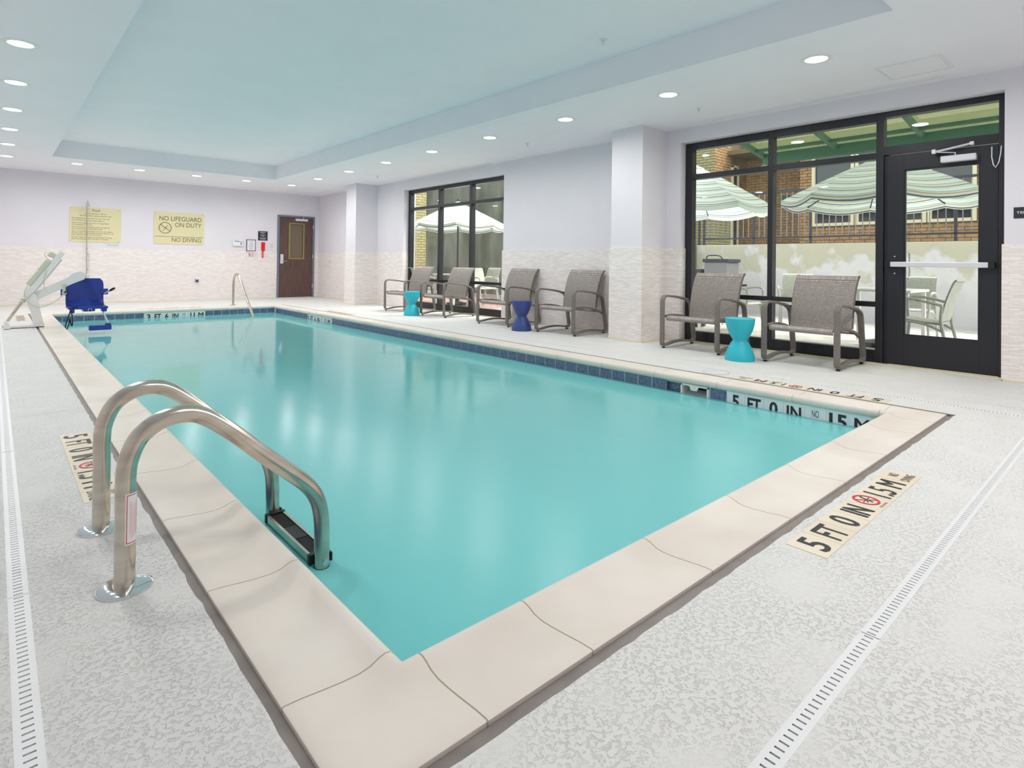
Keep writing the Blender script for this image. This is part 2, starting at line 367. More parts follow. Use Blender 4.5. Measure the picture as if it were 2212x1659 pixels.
_tc = {}
def text_geo(s_, bold=0.0):
    key = (s_, bold)
    if key in _tc: return _tc[key]
    cu = bpy.data.curves.new('tmp', 'FONT'); cu.body = s_; cu.size = 1; cu.resolution_u = 3; cu.offset = bold; cu.align_x = 'LEFT'
    ob = bpy.data.objects.new('tmp', cu); COL.objects.link(ob)
    me = bpy.data.meshes.new_from_object(ob)
    vs = [v.co.copy() for v in me.vertices]; fs = [tuple(p.vertices) for p in me.polygons]
    bpy.data.objects.remove(ob); bpy.data.curves.remove(cu); bpy.data.meshes.remove(me)
    _tc[key] = (vs, fs); return _tc[key]
def put_text(g, s_, cap, origin, right, up, width=None, align='c', bold=0.0, lift=.0012, maxw=None):
    if bold and any(ch in s_ for ch in 'MNIVWAEY'):      # outline offset breaks sharp letters: thicken them by small shifts instead
        d = bold*cap*.9; o_ = Vector(origin)
        for k_, dx in enumerate((-d, 0, d)): w_ = put_text(g, s_, cap, o_+Vector(right)*dx, right, up, width, align, 0, lift+.0001*k_, maxw)
        return w_
    """baseline anchored at origin; cap height cap; optional forced width"""
    vs, fs = text_geo(s_, bold); 
    if not vs: return 0
    x0 = min(v.x for v in vs); x1 = max(v.x for v in vs); w = x1-x0; k = cap/.70
    kx = (width/w) if width else k
    if maxw and kx*w > maxw: kx = maxw/w
    right = Vector(right); up = Vector(up); nn = right.cross(up); o = Vector(origin)
    off = {'c': -w*kx/2, 'l': 0, 'r': -w*kx}[align]
    g.add([o + right*((v.x-x0)*kx+off) + up*(v.y*k) + nn*lift for v in vs], fs)
    return w*kx
def ring(g, c, r0, r1, right, up, lift=.0012, seg=28, sq=1.0):
    right = Vector(right); up = Vector(up); nn = right.cross(up); c = Vector(c)+nn*lift; n = len(g.v)
    for k in range(seg):
        a = 2*math.pi*k/seg; d = right*math.cos(a)+up*math.sin(a)*sq
        g.v += [tuple(c+d*r0), tuple(c+d*r1)]
    for k in range(seg):
        a = n+2*k; b = n+2*((k+1) % seg); g.f.append((a, a+1, b+1, b))
def line2(g, c, p, q, w, right, up, lift=.0012):
    right = Vector(right); up = Vector(up); nn = right.cross(up); c = Vector(c)+nn*lift
    p = Vector(p); q = Vector(q); d = (q-p).normalized(); e = Vector((-d.y, d.x))*w/2
    g.quad(*[c+right*a.x+up*a.y for a in (p-e, q-e, q+e, p+e)])

# ================================================================== ROOM SHELL
# floor: deck cells round the pool, with slots left open for the drains
GAPN, GAPT = .036, .012                    # sealant joint: wide on the near/left side, thin on the others
px0, px1, py0, py1 = XLO-GAPN, XRO+GAPT, YNO-GAPN, YFO+GAPT
DL0, DL1, DN0, DN1, DR0, DR1, DF0, DF1 = .047, .091, .487, .529, 5.142, 5.184, 13.70, 13.742
xs = sorted([LX, DL0, DL1, px0, px1, DR0, DR1, WX+.12]); ys = sorted([NY, DN0, DN1, py0, py1, DF0, DF1, FY])
g = G()
def wob(i, s): return .006*math.sin(i*1.7+s)+.004*math.sin(i*4.3+s*2)
for i in range(len(xs)-1):
    for j in range(len(ys)-1):
        xa, xb, ya, yb = xs[i], xs[i+1], ys[j], ys[j+1]; xm, ym = (xa+xb)/2, (ya+yb)/2
        if px0 < xm < px1 and py0 < ym < py1: continue
        ind = (DL0 < xm < DR1 and DN0 < ym < DF1)
        drain = (DL0 < xm < DL1 or DR0 < xm < DR1) and DN0 < ym < DF1 or (DN0 < ym < DN1 or DF0 < ym < DF1) and DL0 < xm < DR1
        if drain: continue
        g.quad((xa,ya,0),(xb,ya,0),(xb,yb,0),(xa,yb,0))
floor = struct('floor', g, 'deck')
# ragged inner edge of the deck coating where it meets the sealant
g = G()
def ragged(a, b, nx, ny, seed, step=.05):
    a = Vector(a); b = Vector(b); n = int((b-a).length/step); pr = None; R = random.Random(seed)
    for i in range(n+1):
        p = a+(b-a)*i/n; w = .003+abs(wob(i*.5, seed))*.6+R.uniform(0,.003)
        q = [(p.x,p.y,0),(p.x+nx*w,p.y+ny*w,-.0004),(p.x+nx*w,p.y+ny*w,-.014)]
        if pr: g.quad(pr[0],q[0],q[1],pr[1]); g.quad(pr[1],q[1],q[2],pr[2])
        pr = q
ragged((px0,py0,0),(px1,py0,0),0,1,1); ragged((px0,py0,0),(px0,py1,0),1,0,2)
obj('deck_edge', g, 'deck', floor, recalc=False)
# sealant joint
g = G(); gz = -.011
g.quad((px0-.01,py0-.01,gz),(px1+.01,py0-.01,gz),(px1+.01,YNO+.01,gz),(px0-.01,YNO+.01,gz)); g.quad((px0-.01,YNO,gz),(XLO+.01,YNO,gz),(XLO+.01,py1,gz),(px0-.01,py1,gz))
g.quad((XRO-.01,YNO,gz),(px1+.01,YNO,gz),(px1+.01,py1,gz),(XRO-.01,py1,gz)); g.quad((XLO,YFO-.01,gz),(XRO,YFO-.01,gz),(XRO,py1+.01,gz),(XLO,py1+.01,gz))
struct('trim_1', g, 'seal')['label'] = 'grey sealant joint between coping and deck'
# thin control joints in the deck
def joint(a, b, w=.004):
    g = G(); a = Vector(a); b = Vector(b); d = (b-a).normalized(); e = Vector((-d.y, d.x, 0))*w/2
    g.quad(a-e+Vector((0,0,.0007)), b-e+Vector((0,0,.0007)), b+e+Vector((0,0,.0007)), a+e+Vector((0,0,.0007))); obj('control_joint', g, 'caulk', floor)
joint((5.43,NY,0),(5.43,FY,0),.005); joint((px1,4.55,0),(6.1,4.62,0)); joint((px0,4.62,0),(LX,4.62,0)); joint((px1,9.0,0),(WX,9.0,0)); joint((2.3,px1+8.1,0),(2.4,FY,0)); joint((px0,8.6,0),(LX,8.6,0))

# ceiling with raised coffer
rl, rr, rn, rf = .745, 4.619, 1.222, 12.939
g = G()
for xa, xb, ya, yb in ((LX,WX,NY,rn),(LX,rl,rn,rf),(rr,WX,rn,rf),(LX,WX,rf,FY)): g.quad((xa,ya,ZC),(xa,yb,ZC),(xb,yb,ZC),(xb,ya,ZC))
ceiling = struct('ceiling', g, 'ceil')
g = G(); g.quad((rl,rn,ZR),(rl,rf,ZR),(rr,rf,ZR),(rr,rn,ZR)); obj('coffer_top', g, 'ceil', ceiling)
g = G()
for a, b in (((rl,rn),(rr,rn)),((rr,rn),(rr,rf)),((rr,rf),(rl,rf)),((rl,rf),(rl,rn))): g.quad((a[0],a[1],ZC),(b[0],b[1],ZC),(b[0],b[1],ZR),(a[0],a[1],ZR))
obj('coffer_side', g, 'ceil', ceiling)
g = G(); g.box(LX,WX,NY,FY,ZR+.05,ZR+.2); obj('roof_slab', g, 'ceil', ceiling)

# walls
O1 = (.912, 4.144, 2.58); O2 = (7.634, 10.94, 2.55); TH = .30; CL = .014
g = G()
for ya, yb in ((NY,O1[0]),(O1[1],O2[0]),(O2[1],FY)): g.box(WX,WX+TH,ya,yb,-.02,ZC+.02)
for o_ in (O1, O2): g.box(WX,WX+TH,o_[0],o_[1],o_[2],ZC+.02)
wall_r = struct('wall_right', g, 'paint')
g = G()
for ya, yb in ((NY,O1[0]-.0),(O1[1],4.347),(4.835,O2[0]),(O2[1],12.097),(12.576,FY)):
    g.box(WX-CL,WX,ya,yb,.014,ZT)
for yy, s_ in ((O1[0],1),(O1[1],-1),(O2[0],1),(O2[1],-1)): g.box(WX-CL,WX+.118,yy,yy+s_*CL,.014,ZT)
obj('stone_cladding', g, 'stone', wall_r)
g = G()
for ya, yb in ((NY,O1[0]),(O1[1],4.347),(4.835,O2[0]),(O2[1],12.097),(12.576,FY)): g.box(WX-CL-.008,WX,ya,yb,0,.014)
for o_ in (O1, O2): g.box(WX+.04,WX+.11,o_[0],o_[1],0,.012)
struct('baseboard_right', g, 'caulk')
for (ya, yb) in ((4.347,4.835),(12.097,12.576)):
    g = G(); g.box(6.14,WX,ya,yb,-.02,ZC+.01); c = struct('wall_column', g, 'paint')
    g = G(); g.box(6.14-CL,6.14,ya-CL,yb+CL,.014,ZT); g.box(6.14,WX,ya-CL,ya,.014,ZT); g.box(6.14,WX,yb,yb+CL,.014,ZT); obj('stone_cladding', g, 'stone', c)
    g = G(); g.box(6.14-CL-.008,WX,ya-CL-.008,yb+CL+.008,0,.014); obj('base_caulk', g, 'caulk', c)
DX0, DX1, DZ = 5.564, 6.57, 2.18
g = G(); g.box(LX,DX0+.03,FY,FY+.2,-.02,ZC+.02); g.box(DX1-.03,WX+TH,FY,FY+.2,-.02,ZC+.02); g.box(DX0+.03,DX1-.03,FY,FY+.2,DZ-.03,ZC+.02)
wall_f = struct('wall_far', g, 'paint')
g = G(); g.box(LX,DX0,FY-CL,FY,.014,ZT); g.box(DX1,WX,FY-CL,FY,.014,ZT); obj('stone_cladding', g, 'stone', wall_f)
g = G(); g.box(LX,DX0,FY-CL-.008,FY,0,.014); struct('baseboard_far', g, 'caulk')
g = G(); g.box(LX-.2,LX,NY-.2,FY+.2,-.02,ZC+.02); wl = struct('wall_left', g, 'paint')
g = G(); g.box(LX,LX+CL,NY,FY,.014,ZT); obj('stone_cladding', g, 'stone', wl)
g = G(); g.box(LX,WX+TH,NY-.2,NY,-.02,ZC+.02); wb = struct('wall_near', g, 'paint')
g = G(); g.box(LX,WX,NY,NY+CL,.014,ZT); obj('stone_cladding', g, 'stone', wb)

# ================================================================== GLAZED FRONTS
FX = WX+.12; FD = .10
def pane(par, y0, y1, z0, z1, name='pane', x=None):
    g = G(); xx = x or FX+.055; g.box(xx, xx+.008, y0-.004, y1+.004, z0-.004, z1+.004); return obj(name, g, 'glass', par)
def bar(par, nm, y0, y1, z0, z1, x0=None, x1=None):
    g = G(); g.box(x0 or FX, x1 or FX+FD, y0, y1, z0, z1); return obj(nm, g, 'black_alu', par, bevel=.002)
w1 = struct('window_1', loc=(FX, 3.0, 0)); w1['label'] = 'near black framed glazing beside the terrace door'
bar(w1,'jamb',4.045,4.144,.0,2.575); bar(w1,'mullion',3.0,3.058,.0,2.575); bar(w1,'mullion',1.875,1.943,.0,2.575)
bar(w1,'head_rail',3.058,4.045,2.49,2.575); bar(w1,'head_rail',1.943,3.0,2.49,2.575)
bar(w1,'sill_rail',3.058,4.045,.0,.135); bar(w1,'sill_rail',1.943,3.0,.0,.135)
for a, b in ((3.058,4.045),(1.943,3.0)):
    bar(w1,'transom',a,b,2.105,2.17); bar(w1,'transom',a,b,.58,.632); pane(w1,a,b,.135,.58); pane(w1,a,b,.632,2.105); pane(w1,a,b,2.17,2.49)
w2 = struct('window_2', loc=(FX, 9.3, 0)); w2['label'] = 'far black framed window behind the lounge chairs'
bar(w2,'jamb',10.86,10.94,0,2.545); bar(w2,'jamb',7.634,7.72,0,2.545)
bar(w2,'mullion',9.745,9.81,0,2.545); bar(w2,'mullion',8.70,8.765,0,2.545)
for a, b in ((9.81,10.86),(8.765,9.745),(7.72,8.70)):
    bar(w2,'head_rail',a,b,2.475,2.545); bar(w2,'sill_rail',a,b,0,.135); bar(w2,'transom',a,b,2.105,2.165); bar(w2,'transom',a,b,.58,.632)
    pane(w2,a,b,.135,.58); pane(w2,a,b,.632,2.105); pane(w2,a,b,2.165,2.475)
# terrace door
d1 = struct('door_1', loc=(FX, 1.4, 0)); d1['label'] = 'black framed glass terrace door with push bar'
bar(d1,'jamb',.912,.968,0,2.575); bar(d1,'head_rail',.968,1.875,2.52,2.575); bar(d1,'transom',.968,1.875,2.135,2.22); bar(d1,'stop',1.845,1.875,0,2.135,FX+.03); pane(d1,.968,1.875,2.22,2.52)
g = G()
for a in ((1.70,1.842,.012,2.125),(.972,1.10,.012,2.125),(1.10,1.70,1.97,2.125),(1.10,1.70,.012,.31)): g.box(FX+.012,FX+.06,*a)
leaf = obj('door_leaf', g, 'black_alu', d1, bevel=.002)
g = G()
for a in ((1.685,1.70,.31,1.97),(1.10,1.115,.31,1.97),(1.115,1.685,1.955,1.97),(1.115,1.685,.31,.325)): g.box(FX+.022,FX+.05,*a)
obj('glazing_bead', g, 'black_alu', leaf)
pane(leaf,1.10,1.70,.31,1.97,x=FX+.035)
g = G(); g.box(FX-.055,FX-.025,1.03,1.80,.995,1.045); pb = obj('push_bar', g, 'alu', d1, bevel=.006, label='silver push bar')
g = G(); g.box(FX-.06,FX+.012,1.80,1.845,.992,1.048); g.box(FX-.06,FX+.012,.985,1.03,.99,1.05); obj('end_cap', g, 'black', pb)
g = G(); g.box(FX-.06,FX+.012,1.12,1.39,1.995,2.055); cl = obj('door_closer', g, 'alu', d1, bevel=.008, label='silver door closer')
g = G(); g.tube([(FX-.03,1.28,2.06),(FX-.03,1.28,2.08),(FX-.06,1.44,2.10)], .006, 8); g.tube([(FX-.06,1.44,2.10),(FX-.03,1.16,2.15)], .010, 8); g.box(FX-.07,FX-.04,1.425,1.455,2.085,2.125); g.box(FX-.05,FX,1.14,1.17,2.135,2.165); obj('closer_arm', g, 'alu', cl)
g = G(); g.tube([(FX-.01,1.015,2.10),(FX-.035,1.012,2.0),(FX-.035,1.0,1.93),(FX-.03,.985,1.905),(FX-.02,.965,1.95),(FX-.012,.953,2.03),(FX-.008,.948,2.10)], .005, 8); obj('armoured_cable', g, 'alu', d1)
g = G()
for z in (.93,1.10): g.lathe([(.007,-.004),(.007,0)], (FX+.012,1.775,z), 10, 'x')
obj('bolt_head', g, 'chrome', leaf)
g = G(); g.tube([(FX+.06,1.67,.88),(FX+.11,1.67,.90),(FX+.11,1.67,1.13),(FX+.06,1.67,1.15)], .010, 8); obj('pull_handle', g, 'white_metal', leaf)
# far corridor door
d2 = struct('door_2', loc=(6.07, FY, 0)); d2['label'] = 'dark walnut door in grey steel frame with wired vision panel'
g = G(); g.box(DX0,DX0+.055,FY-.03,FY+.1,0,DZ); g.box(DX1-.05,DX1,FY-.03,FY+.1,0,DZ); g.box(DX0+.055,DX1-.05,FY-.03,FY+.1,DZ-.045,DZ); obj('door_frame', g, 'door_frame', d2, bevel=.003)
g = G()
for a in ((5.62,5.90,.008,2.133),(6.25,6.518,.008,2.133),(5.90,6.25,1.955,2.133),(5.90,6.25,.008,1.05)): g.box(a[0],a[1],FY-.005,FY+.04,a[2],a[3])
leaf2 = obj('door_leaf', g, 'walnut', d2)
g = G()
for a in ((5.865,5.905,1.018,1.99),(6.255,6.292,1.018,1.99),(5.905,6.255,1.955,1.99),(5.905,6.255,1.018,1.052)): g.box(a[0],a[1],FY-.022,FY+.01,a[2],a[3])
vf = obj('vision_frame', g, 'brass', d2, bevel=.003, label='olive brass vision panel frame')
g = G(); g.box(5.90,6.26,FY+.012,FY+.02,1.05,1.957); obj('pane', g, 'wired', vf)
g = G(); g.box(5.65,5.73,FY-.028,FY-.005,.90,1.145); lk = obj('lock_plate', g, 'alu', leaf2, bevel=.004)
g = G(); g.tube([(5.69,FY-.028,.965),(5.69,FY-.065,.965),(5.80,FY-.07,.96)], .009, 8); obj('door_handle', g, 'chrome', d2)
g = G(); g.box(6.04,6.365,FY-.06,FY-.005,2.045,2.105); g.tube([(6.22,FY-.05,2.105),(6.25,FY-.07,2.14),(6.25,FY-.03,2.16)], .008, 8); obj('door_closer', g, 'alu', d2, bevel=.004)
g = G()
for z in (.3,1.1,1.9): g.box(6.515,6.53,FY-.04,FY-.03,z-.05,z+.05)
obj('hinge', g, 'alu', d2)

# ================================================================== POOL
pool = struct('pool_basin', loc=(2.65, 7, 0)); pool['label'] = 'rectangular pool shell with cast coping and tiled waterline'
PX0, PX1, PY0, PY1 = XL-.028, XR+.028, YN-.028, YF+.028
def zf(y): return -1.55+.48*(y-1.2)/11.5
g = G(); prof_y = [PY0,PY1]
for a, b in zip(prof_y, prof_y[1:]):
    g.quad((PX0,a,zf(a)),(PX1,a,zf(a)),(PX1,b,zf(b)),(PX0,b,zf(b)))
    g.quad((PX0,a,zf(a)),(PX0,b,zf(b)),(PX0,b,-.045),(PX0,a,-.045))
    g.quad((PX1,a,zf(a)),(PX1,b,zf(b)),(PX1,b,-.25),(PX1,a,-.25))
g.quad((PX1,PY0,-.25),(PX1,2.525,-.25),(PX1,2.525,-.045),(PX1,PY0,-.045)); g.quad((PX1,2.945,-.25),(PX1,PY1,-.25),(PX1,PY1,-.045),(PX1,2.945,-.045))
for y in (PY0, PY1): g.quad((PX0,y,zf(y)),(PX1,y,zf(y)),(PX1,y,-.045),(PX0,y,-.045))
# skimmer throat is cut out of the right wall by rebuilding that strip
SK0, SK1 = 2.525, 2.945
obj('basin_plaster', g, 'plaster', pool)
g = G(); g.box(XLO+.004,PX0,YNO+.004,YFO-.004,-.06,-.030); g.box(PX1,XRO-.004,YNO+.004,YFO-.004,-.06,-.030); g.box(PX0,PX1,YNO+.004,PY0,-.06,-.030); g.box(PX0,PX1,PY1,YFO-.004,-.06,-.030); obj('coping_bed', g, 'grout', pool)
CW = .283
prof = [(.030,-.048),(.016,-.047),(.006,-.040),(.0,-.026),(.0005,-.012),(.006,-.001),(.016,.008),(.030,.010),(.048,.005),(.070,-.005),(.100,-.010),(.140,-.009),(.190,-.005),(.240,.0),(CW-.004,.0015),(CW,-.001),(CW,-.028)]
def coping(sections):
    g = G(); n = len(prof)
    for sec in sections:
        for t, z in prof: x, y = sec(t); g.v.append((x, y, z))
    for i in range(len(sections)-1):
        for k in range(n-1): g.f.append((i*n+k, i*n+k+1, (i+1)*n+k+1, (i+1)*n+k))
        g.f.append((i*n+n-1, i*n, (i+1)*n, (i+1)*n+n-1))
    g.f.append(tuple(range(n))); e = (len(sections)-1)*n; g.f.append(tuple(reversed(range(e, e+n))))
    return obj('coping_stone', g, 'coping', pool, smooth=True)
J = .0022
def run(lo, hi, seams, mk):
    pts = [s_ for s_ in seams if lo+.08 < s_ < hi-.08]; pts = [lo]+pts+[hi]
    for a, b in zip(pts, pts[1:]): coping([mk(a+J), mk((a+b)/2), mk(b-J)])
cA = .035   # corner stones run this far past the inner corner
near = lambda x: (lambda t: (x, YN-t)); far = lambda x: (lambda t: (x, YF+t)); left = lambda y: (lambda t: (XL-t, y)); right = lambda y: (lambda t: (XR+t, y))
run(XL+cA, XR-cA, [1.15+.59*k for k in range(7)], near); run(XL+cA, XR-cA, [1.2+.6*k for k in range(6)], far)
run(YN+cA, YF-cA, [1.85+.61*k for k in range(20)], left); run(YN+cA, YF-cA, [1.84+.61*k for k in range(20)], right)
coping([left(YN+cA-J), left(YN+.03), lambda t: (XL-t, YN-t), near(XL+.03), near(XL+cA-J)])
coping([near(XR-cA+J), near(XR-.03), lambda t: (XR+t, YN-t), right(YN+.03), right(YN+cA-J)])
coping([right(YF-cA+J), right(YF-.03), lambda t: (XR+t, YF+t), far(XR-.03), far(XR-cA+J)])
coping([far(XL+cA-J), far(XL+.03), lambda t: (XL-t, YF+t), left(YF-.03), left(YF-cA+J)])
g = G()   # joint mortar seen in the seams
g2 = []
for (mk, lst) in ((near,[XL+cA]+[1.15+.59*k for k in range(7) if 1.15+.59*k < XR-cA-.08]+[XR-cA]), (far,[XL+cA]+[1.2+.6*k for k in range(6)]+[XR-cA]), (left,[YN+cA]+[1.85+.61*k for k in range(18) if 1.85+.61*k < YF-cA-.08]+[YF-cA]), (right,[YN+cA]+[1.84+.61*k for k in range(18) if 1.84+.61*k < YF-cA-.08]+[YF-cA])):
    for s_ in lst:
        n0 = len(g.v)
        for sec in (mk(s_-J-.0005), mk(s_+J+.0005)):
            for t, z in prof: x, y = sec(t+.0008 if t < .03 else t); g.v.append((x, y, z-.0012))
        n = len(prof)
        for k in range(n-1): g.f.append((n0+k, n0+k+1, n0+n+k+1, n0+n+k))
obj('coping_joint', g, 'grout_dark', pool)

# waterline tiles, ~153 mm pitch
TP = .153; TZ0, TZ1 = -.203, -.052
def wtile(m_, c, side, lab=None, nm='waterline_tile'):
    g = G(); h = TP/2-.0036; dz = (TZ0, TZ1)
    if side == 'r': g.box(PX1-.006, PX1+.002, c-h, c+h, *dz)
    elif side == 'l': g.box(PX0-.002, PX0+.006, c-h, c+h, *dz)
    elif side == 'n': g.box(c-h, c+h, PY0-.002, PY0+.006, *dz)
    else: g.box(c-h, c+h, PY1-.006, PY1+.002, *dz)
    return obj(nm, g, m_, pool, label=lab)
g = G(); 
g.box(PX0,PX0+.0035,PY0,PY1,-.21,-.045); g.box(PX0,PX1,PY0,PY0+.0035,-.21,-.045); g.box(PX0,PX1,PY1-.0035,PY1,-.21,-.045)
g.box(PX1-.0035,PX1,PY0,SK0,-.21,-.045); g.box(PX1-.0035,PX1,SK1,PY1,-.21,-.045); obj('tile_grout', g, 'white_tile', pool)
marks5 = ['5','FT','0','IN','NO','15','M']; marks3 = ['3','FT','6','IN','NO','11','M']
def marker(c, side, s_, right_, up=(0,0,1)):
    o = wtile('white_tile', c, side, nm='depth_marker_tile')
    x = {'r': PX1-.006, 'f': None}.get(side); pos = (PX1-.006, c, 0) if side == 'r' else (c, PY1-.006, 0)
    g = G()
    if s_ == 'NO':
        put_text(g, 'NO', .05, (pos[0],pos[1],-.128), right_, up, width=.048, bold=.0)
        put_text(g, 'DIVING', .028, (pos[0],pos[1],-.168), right_, up, width=.12)
    else: put_text(g, s_, .098, (pos[0],pos[1],-.172), right_, up, width={'5':.058,'3':.058,'0':.064,'6':.058,'FT':.108,'IN':.10,'15':.118,'11':.08,'M':.090}[s_], bold=.035 if s_ in ('M','IN') else .03)
    obj('lettering', g, 'black_ink', o)
# right wall: markers at 2.369 downwards and 10.92 downwards
for k in range(7):
    marker(2.369-TP*(k+.5), 'r', marks5[k], (0,-1,0)); marker(10.925-TP*(k+.5)*.98, 'r', marks3[k], (0,-1,0)); marker(2.14+TP*(k+.5)*.98, 'f', marks3[k], (1,0,0))
c = 2.369+TP/2; wtile('blue_tile', c, 'r')
y = SK1+TP/2
while y < PY1-.05:
    if not (9.86 < y < 10.94): wtile('blue_tile', y, 'r')
    y += TP
x = 2.14-TP/2
while x > PX0+.02: wtile('blue_tile', x, 'f'); x -= TP
x = 3.192+TP/2
while x < PX1-.02: wtile('blue_tile', x, 'f'); x += TP
y = PY0+TP/2
while y < PY1-.02: wtile('blue_tile', y, 'l'); y += TP
x = PX0+TP/2
while x < PX1-.02: wtile('blue_tile', x, 'n'); x += TP
# skimmer mouth
sk = struct('skimmer_mouth', loc=(PX1, 2.74, -.12)); sk['label'] = 'white skimmer opening with weir flap in the waterline'
g = G(); X0 = PX1-.01
g.box(PX1+.22,PX1+.23,SK0,SK1,-.25,-.045); g.box(PX1-.006,PX1+.22,SK1-.004,SK1,-.25,-.05)
obj('throat_tile', g, 'blue_tile', sk)
g = G()
g.box(X0,X0+.02,SK0+.155,SK0+.17,-.21,-.05) if False else None
g.box(X0,X0+.018,SK0+.005,SK0+.022,-.25,-.058); g.box(X0,X0+.018,SK0+.255,SK0+.272,-.25,-.058); g.box(X0,X0+.018,SK0+.005,SK0+.272,-.068,-.054); g.box(X0+.018,X0+.2,SK0+.255,SK0+.259,-.25,-.06); g.box(X0+.018,X0+.2,SK0+.005,SK0+.009,-.25,-.06)
g.prism([(-.045,0),(.045,0),(.028,-.036),(-.028,-.036)], .006, (X0,SK0+.14,-.066), (0,-1,0), (0,0,1))
obj('skimmer_frame', g, 'white', sk)
g = G(); g.add([(X0+.02,SK0+.022,-.165),(X0+.02,SK0+.255,-.165),(X0+.12,SK0+.255,-.115),(X0+.12,SK0+.022,-.115),(X0+.02,SK0+.022,-.169),(X0+.02,SK0+.255,-.169),(X0+.12,SK0+.255,-.119),(X0+.12,SK0+.022,-.119)], [(0,1,2,3),(7,6,5,4),(0,4,5,1),(1,5,6,2),(2,6,7,3),(3,7,4,0)]); obj('weir_flap', g, 'alu', sk)
g = G(); g.box(PX1+.035,PX1+.05,SK0+.268,SK1-.004,-.25,-.052); obj('waterline_tile', g, 'blue_tile', sk)
g = G(); g.box(PX1+.0,PX1+.23,SK0-.01,SK1+.01,-.26,-.25); obj('throat_floor', g, 'plaster', sk)
# skimmer lid on the deck
g = G(); g.lathe([(.0,.0),(.125,.0),(.128,.002),(.120,.004),(.0,.004)], (4.985,2.70,.0), 36); o = tag(obj('skimmer_lid', g, 'deck'), 'round deck coloured skimmer lid beside the right coping', 'lid')
g = G(); ring(g, (4.985,2.70,.004), .108, .113, (1,0,0), (0,1,0), .0006, 32); obj('rim_groove', g, 'seal', o)
# water
g = G(); nx_, ny_ = 24, 70
for j in range(ny_+1):
    for i in range(nx_+1): g.v.append((PX0+.004+(PX1-PX0-.008)*i/nx_, PY0+.004+(PY1-PY0-.008)*j/ny_, WATER))
for j in range(ny_):
    for i in range(nx_): a = j*(nx_+1)+i; g.f.append((a, a+1, a+nx_+2, a+nx_+1))
wat = struct('water', g, 'water', recalc=False); wat['label'] = 'still turquoise pool water'

# ================================================================== DRAINS
def drain(name_lab, axis, fixed0, fixed1, a0, a1):
    t = thing('deck_drain', name_lab, 'drain', ((fixed0+fixed1)/2, (a0+a1)/2, 0) if axis == 'y' else ((a0+a1)/2, (fixed0+fixed1)/2, 0), 'slotted deck drains')
    def P3(u, v, z): return (u, v, z) if axis == 'y' else (v, u, z)
    n = max(1, round((a1-a0)/1.7)); L_ = (a1-a0)/n; w = fixed1-fixed0
    s0, s1 = fixed0+w*.26, fixed0+w*.74
    for q in range(n):
        b0 = a0+q*L_+.001; b1 = b0+L_-.002; g = G(); k = int((b1-b0)/.0215); st = (b1-b0)/k; hw = .0027; z = .0006+random.uniform(-.0005,.0006)
        g.quad(P3(fixed0-.002,b0,z),P3(s0,b0,z),P3(s0,b1,z),P3(fixed0-.002,b1,z)); g.quad(P3(s1,b0,z),P3(fixed1+.002,b0,z),P3(fixed1+.002,b1,z),P3(s1,b1,z))
        cur = b0
        for i in range(k):
            m_ = b0+(i+.5)*st; g.quad(P3(s0,cur,z),P3(s1,cur,z),P3(s1,m_-hw,z),P3(s0,m_-hw,z)); cur = m_+hw
            for (aa, bb) in ((m_-hw, m_-hw), (cur, cur)): g.quad(P3(s0,aa,z),P3(s1,aa,z),P3(s1,aa,z-.012),P3(s0,aa,z-.012))
        g.quad(P3(s0,cur,z),P3(s1,cur,z),P3(s1,b1,z),P3(s0,b1,z))
        for f_ in (fixed0-.002, fixed1+.002): g.quad(P3(f_,b0,z),P3(f_,b1,z),P3(f_,b1,z-.01),P3(f_,b0,z-.01))
        obj('drain_strip', g, 'pvc', t)
    g = G(); lo = P3(fixed0, a0, -.05); hi = P3(fixed1, a1, -.03); g.box(lo[0],hi[0],lo[1],hi[1],lo[2],hi[2])
    p_ = P3(fixed0-.0,a0,0); g.box(*( (fixed0-.002,fixed0,a0,a1) if axis=='y' else (a0,a1,fixed0-.002,fixed0)), -.05, -.001); g.box(*( (fixed1,fixed1+.002,a0,a1) if axis=='y' else (a0,a1,fixed1,fixed1+.002)), -.05, -.001)
    obj('drain_channel', g, 'dark', t)
drain('long slotted white drain strip along the left deck', 'y', DL0, DL1, DN1, DF0)
drain('slotted white drain strip across the deck nearest the camera', 'x', DN0, DN1, DL0, DR1)
drain('slotted white drain strip along the deck in front of the chairs', 'y', DR0, DR1, DN1, DF0)
drain('slotted drain strip across the deck at the far wall', 'x', DF0, DF1, DL0, DR1)

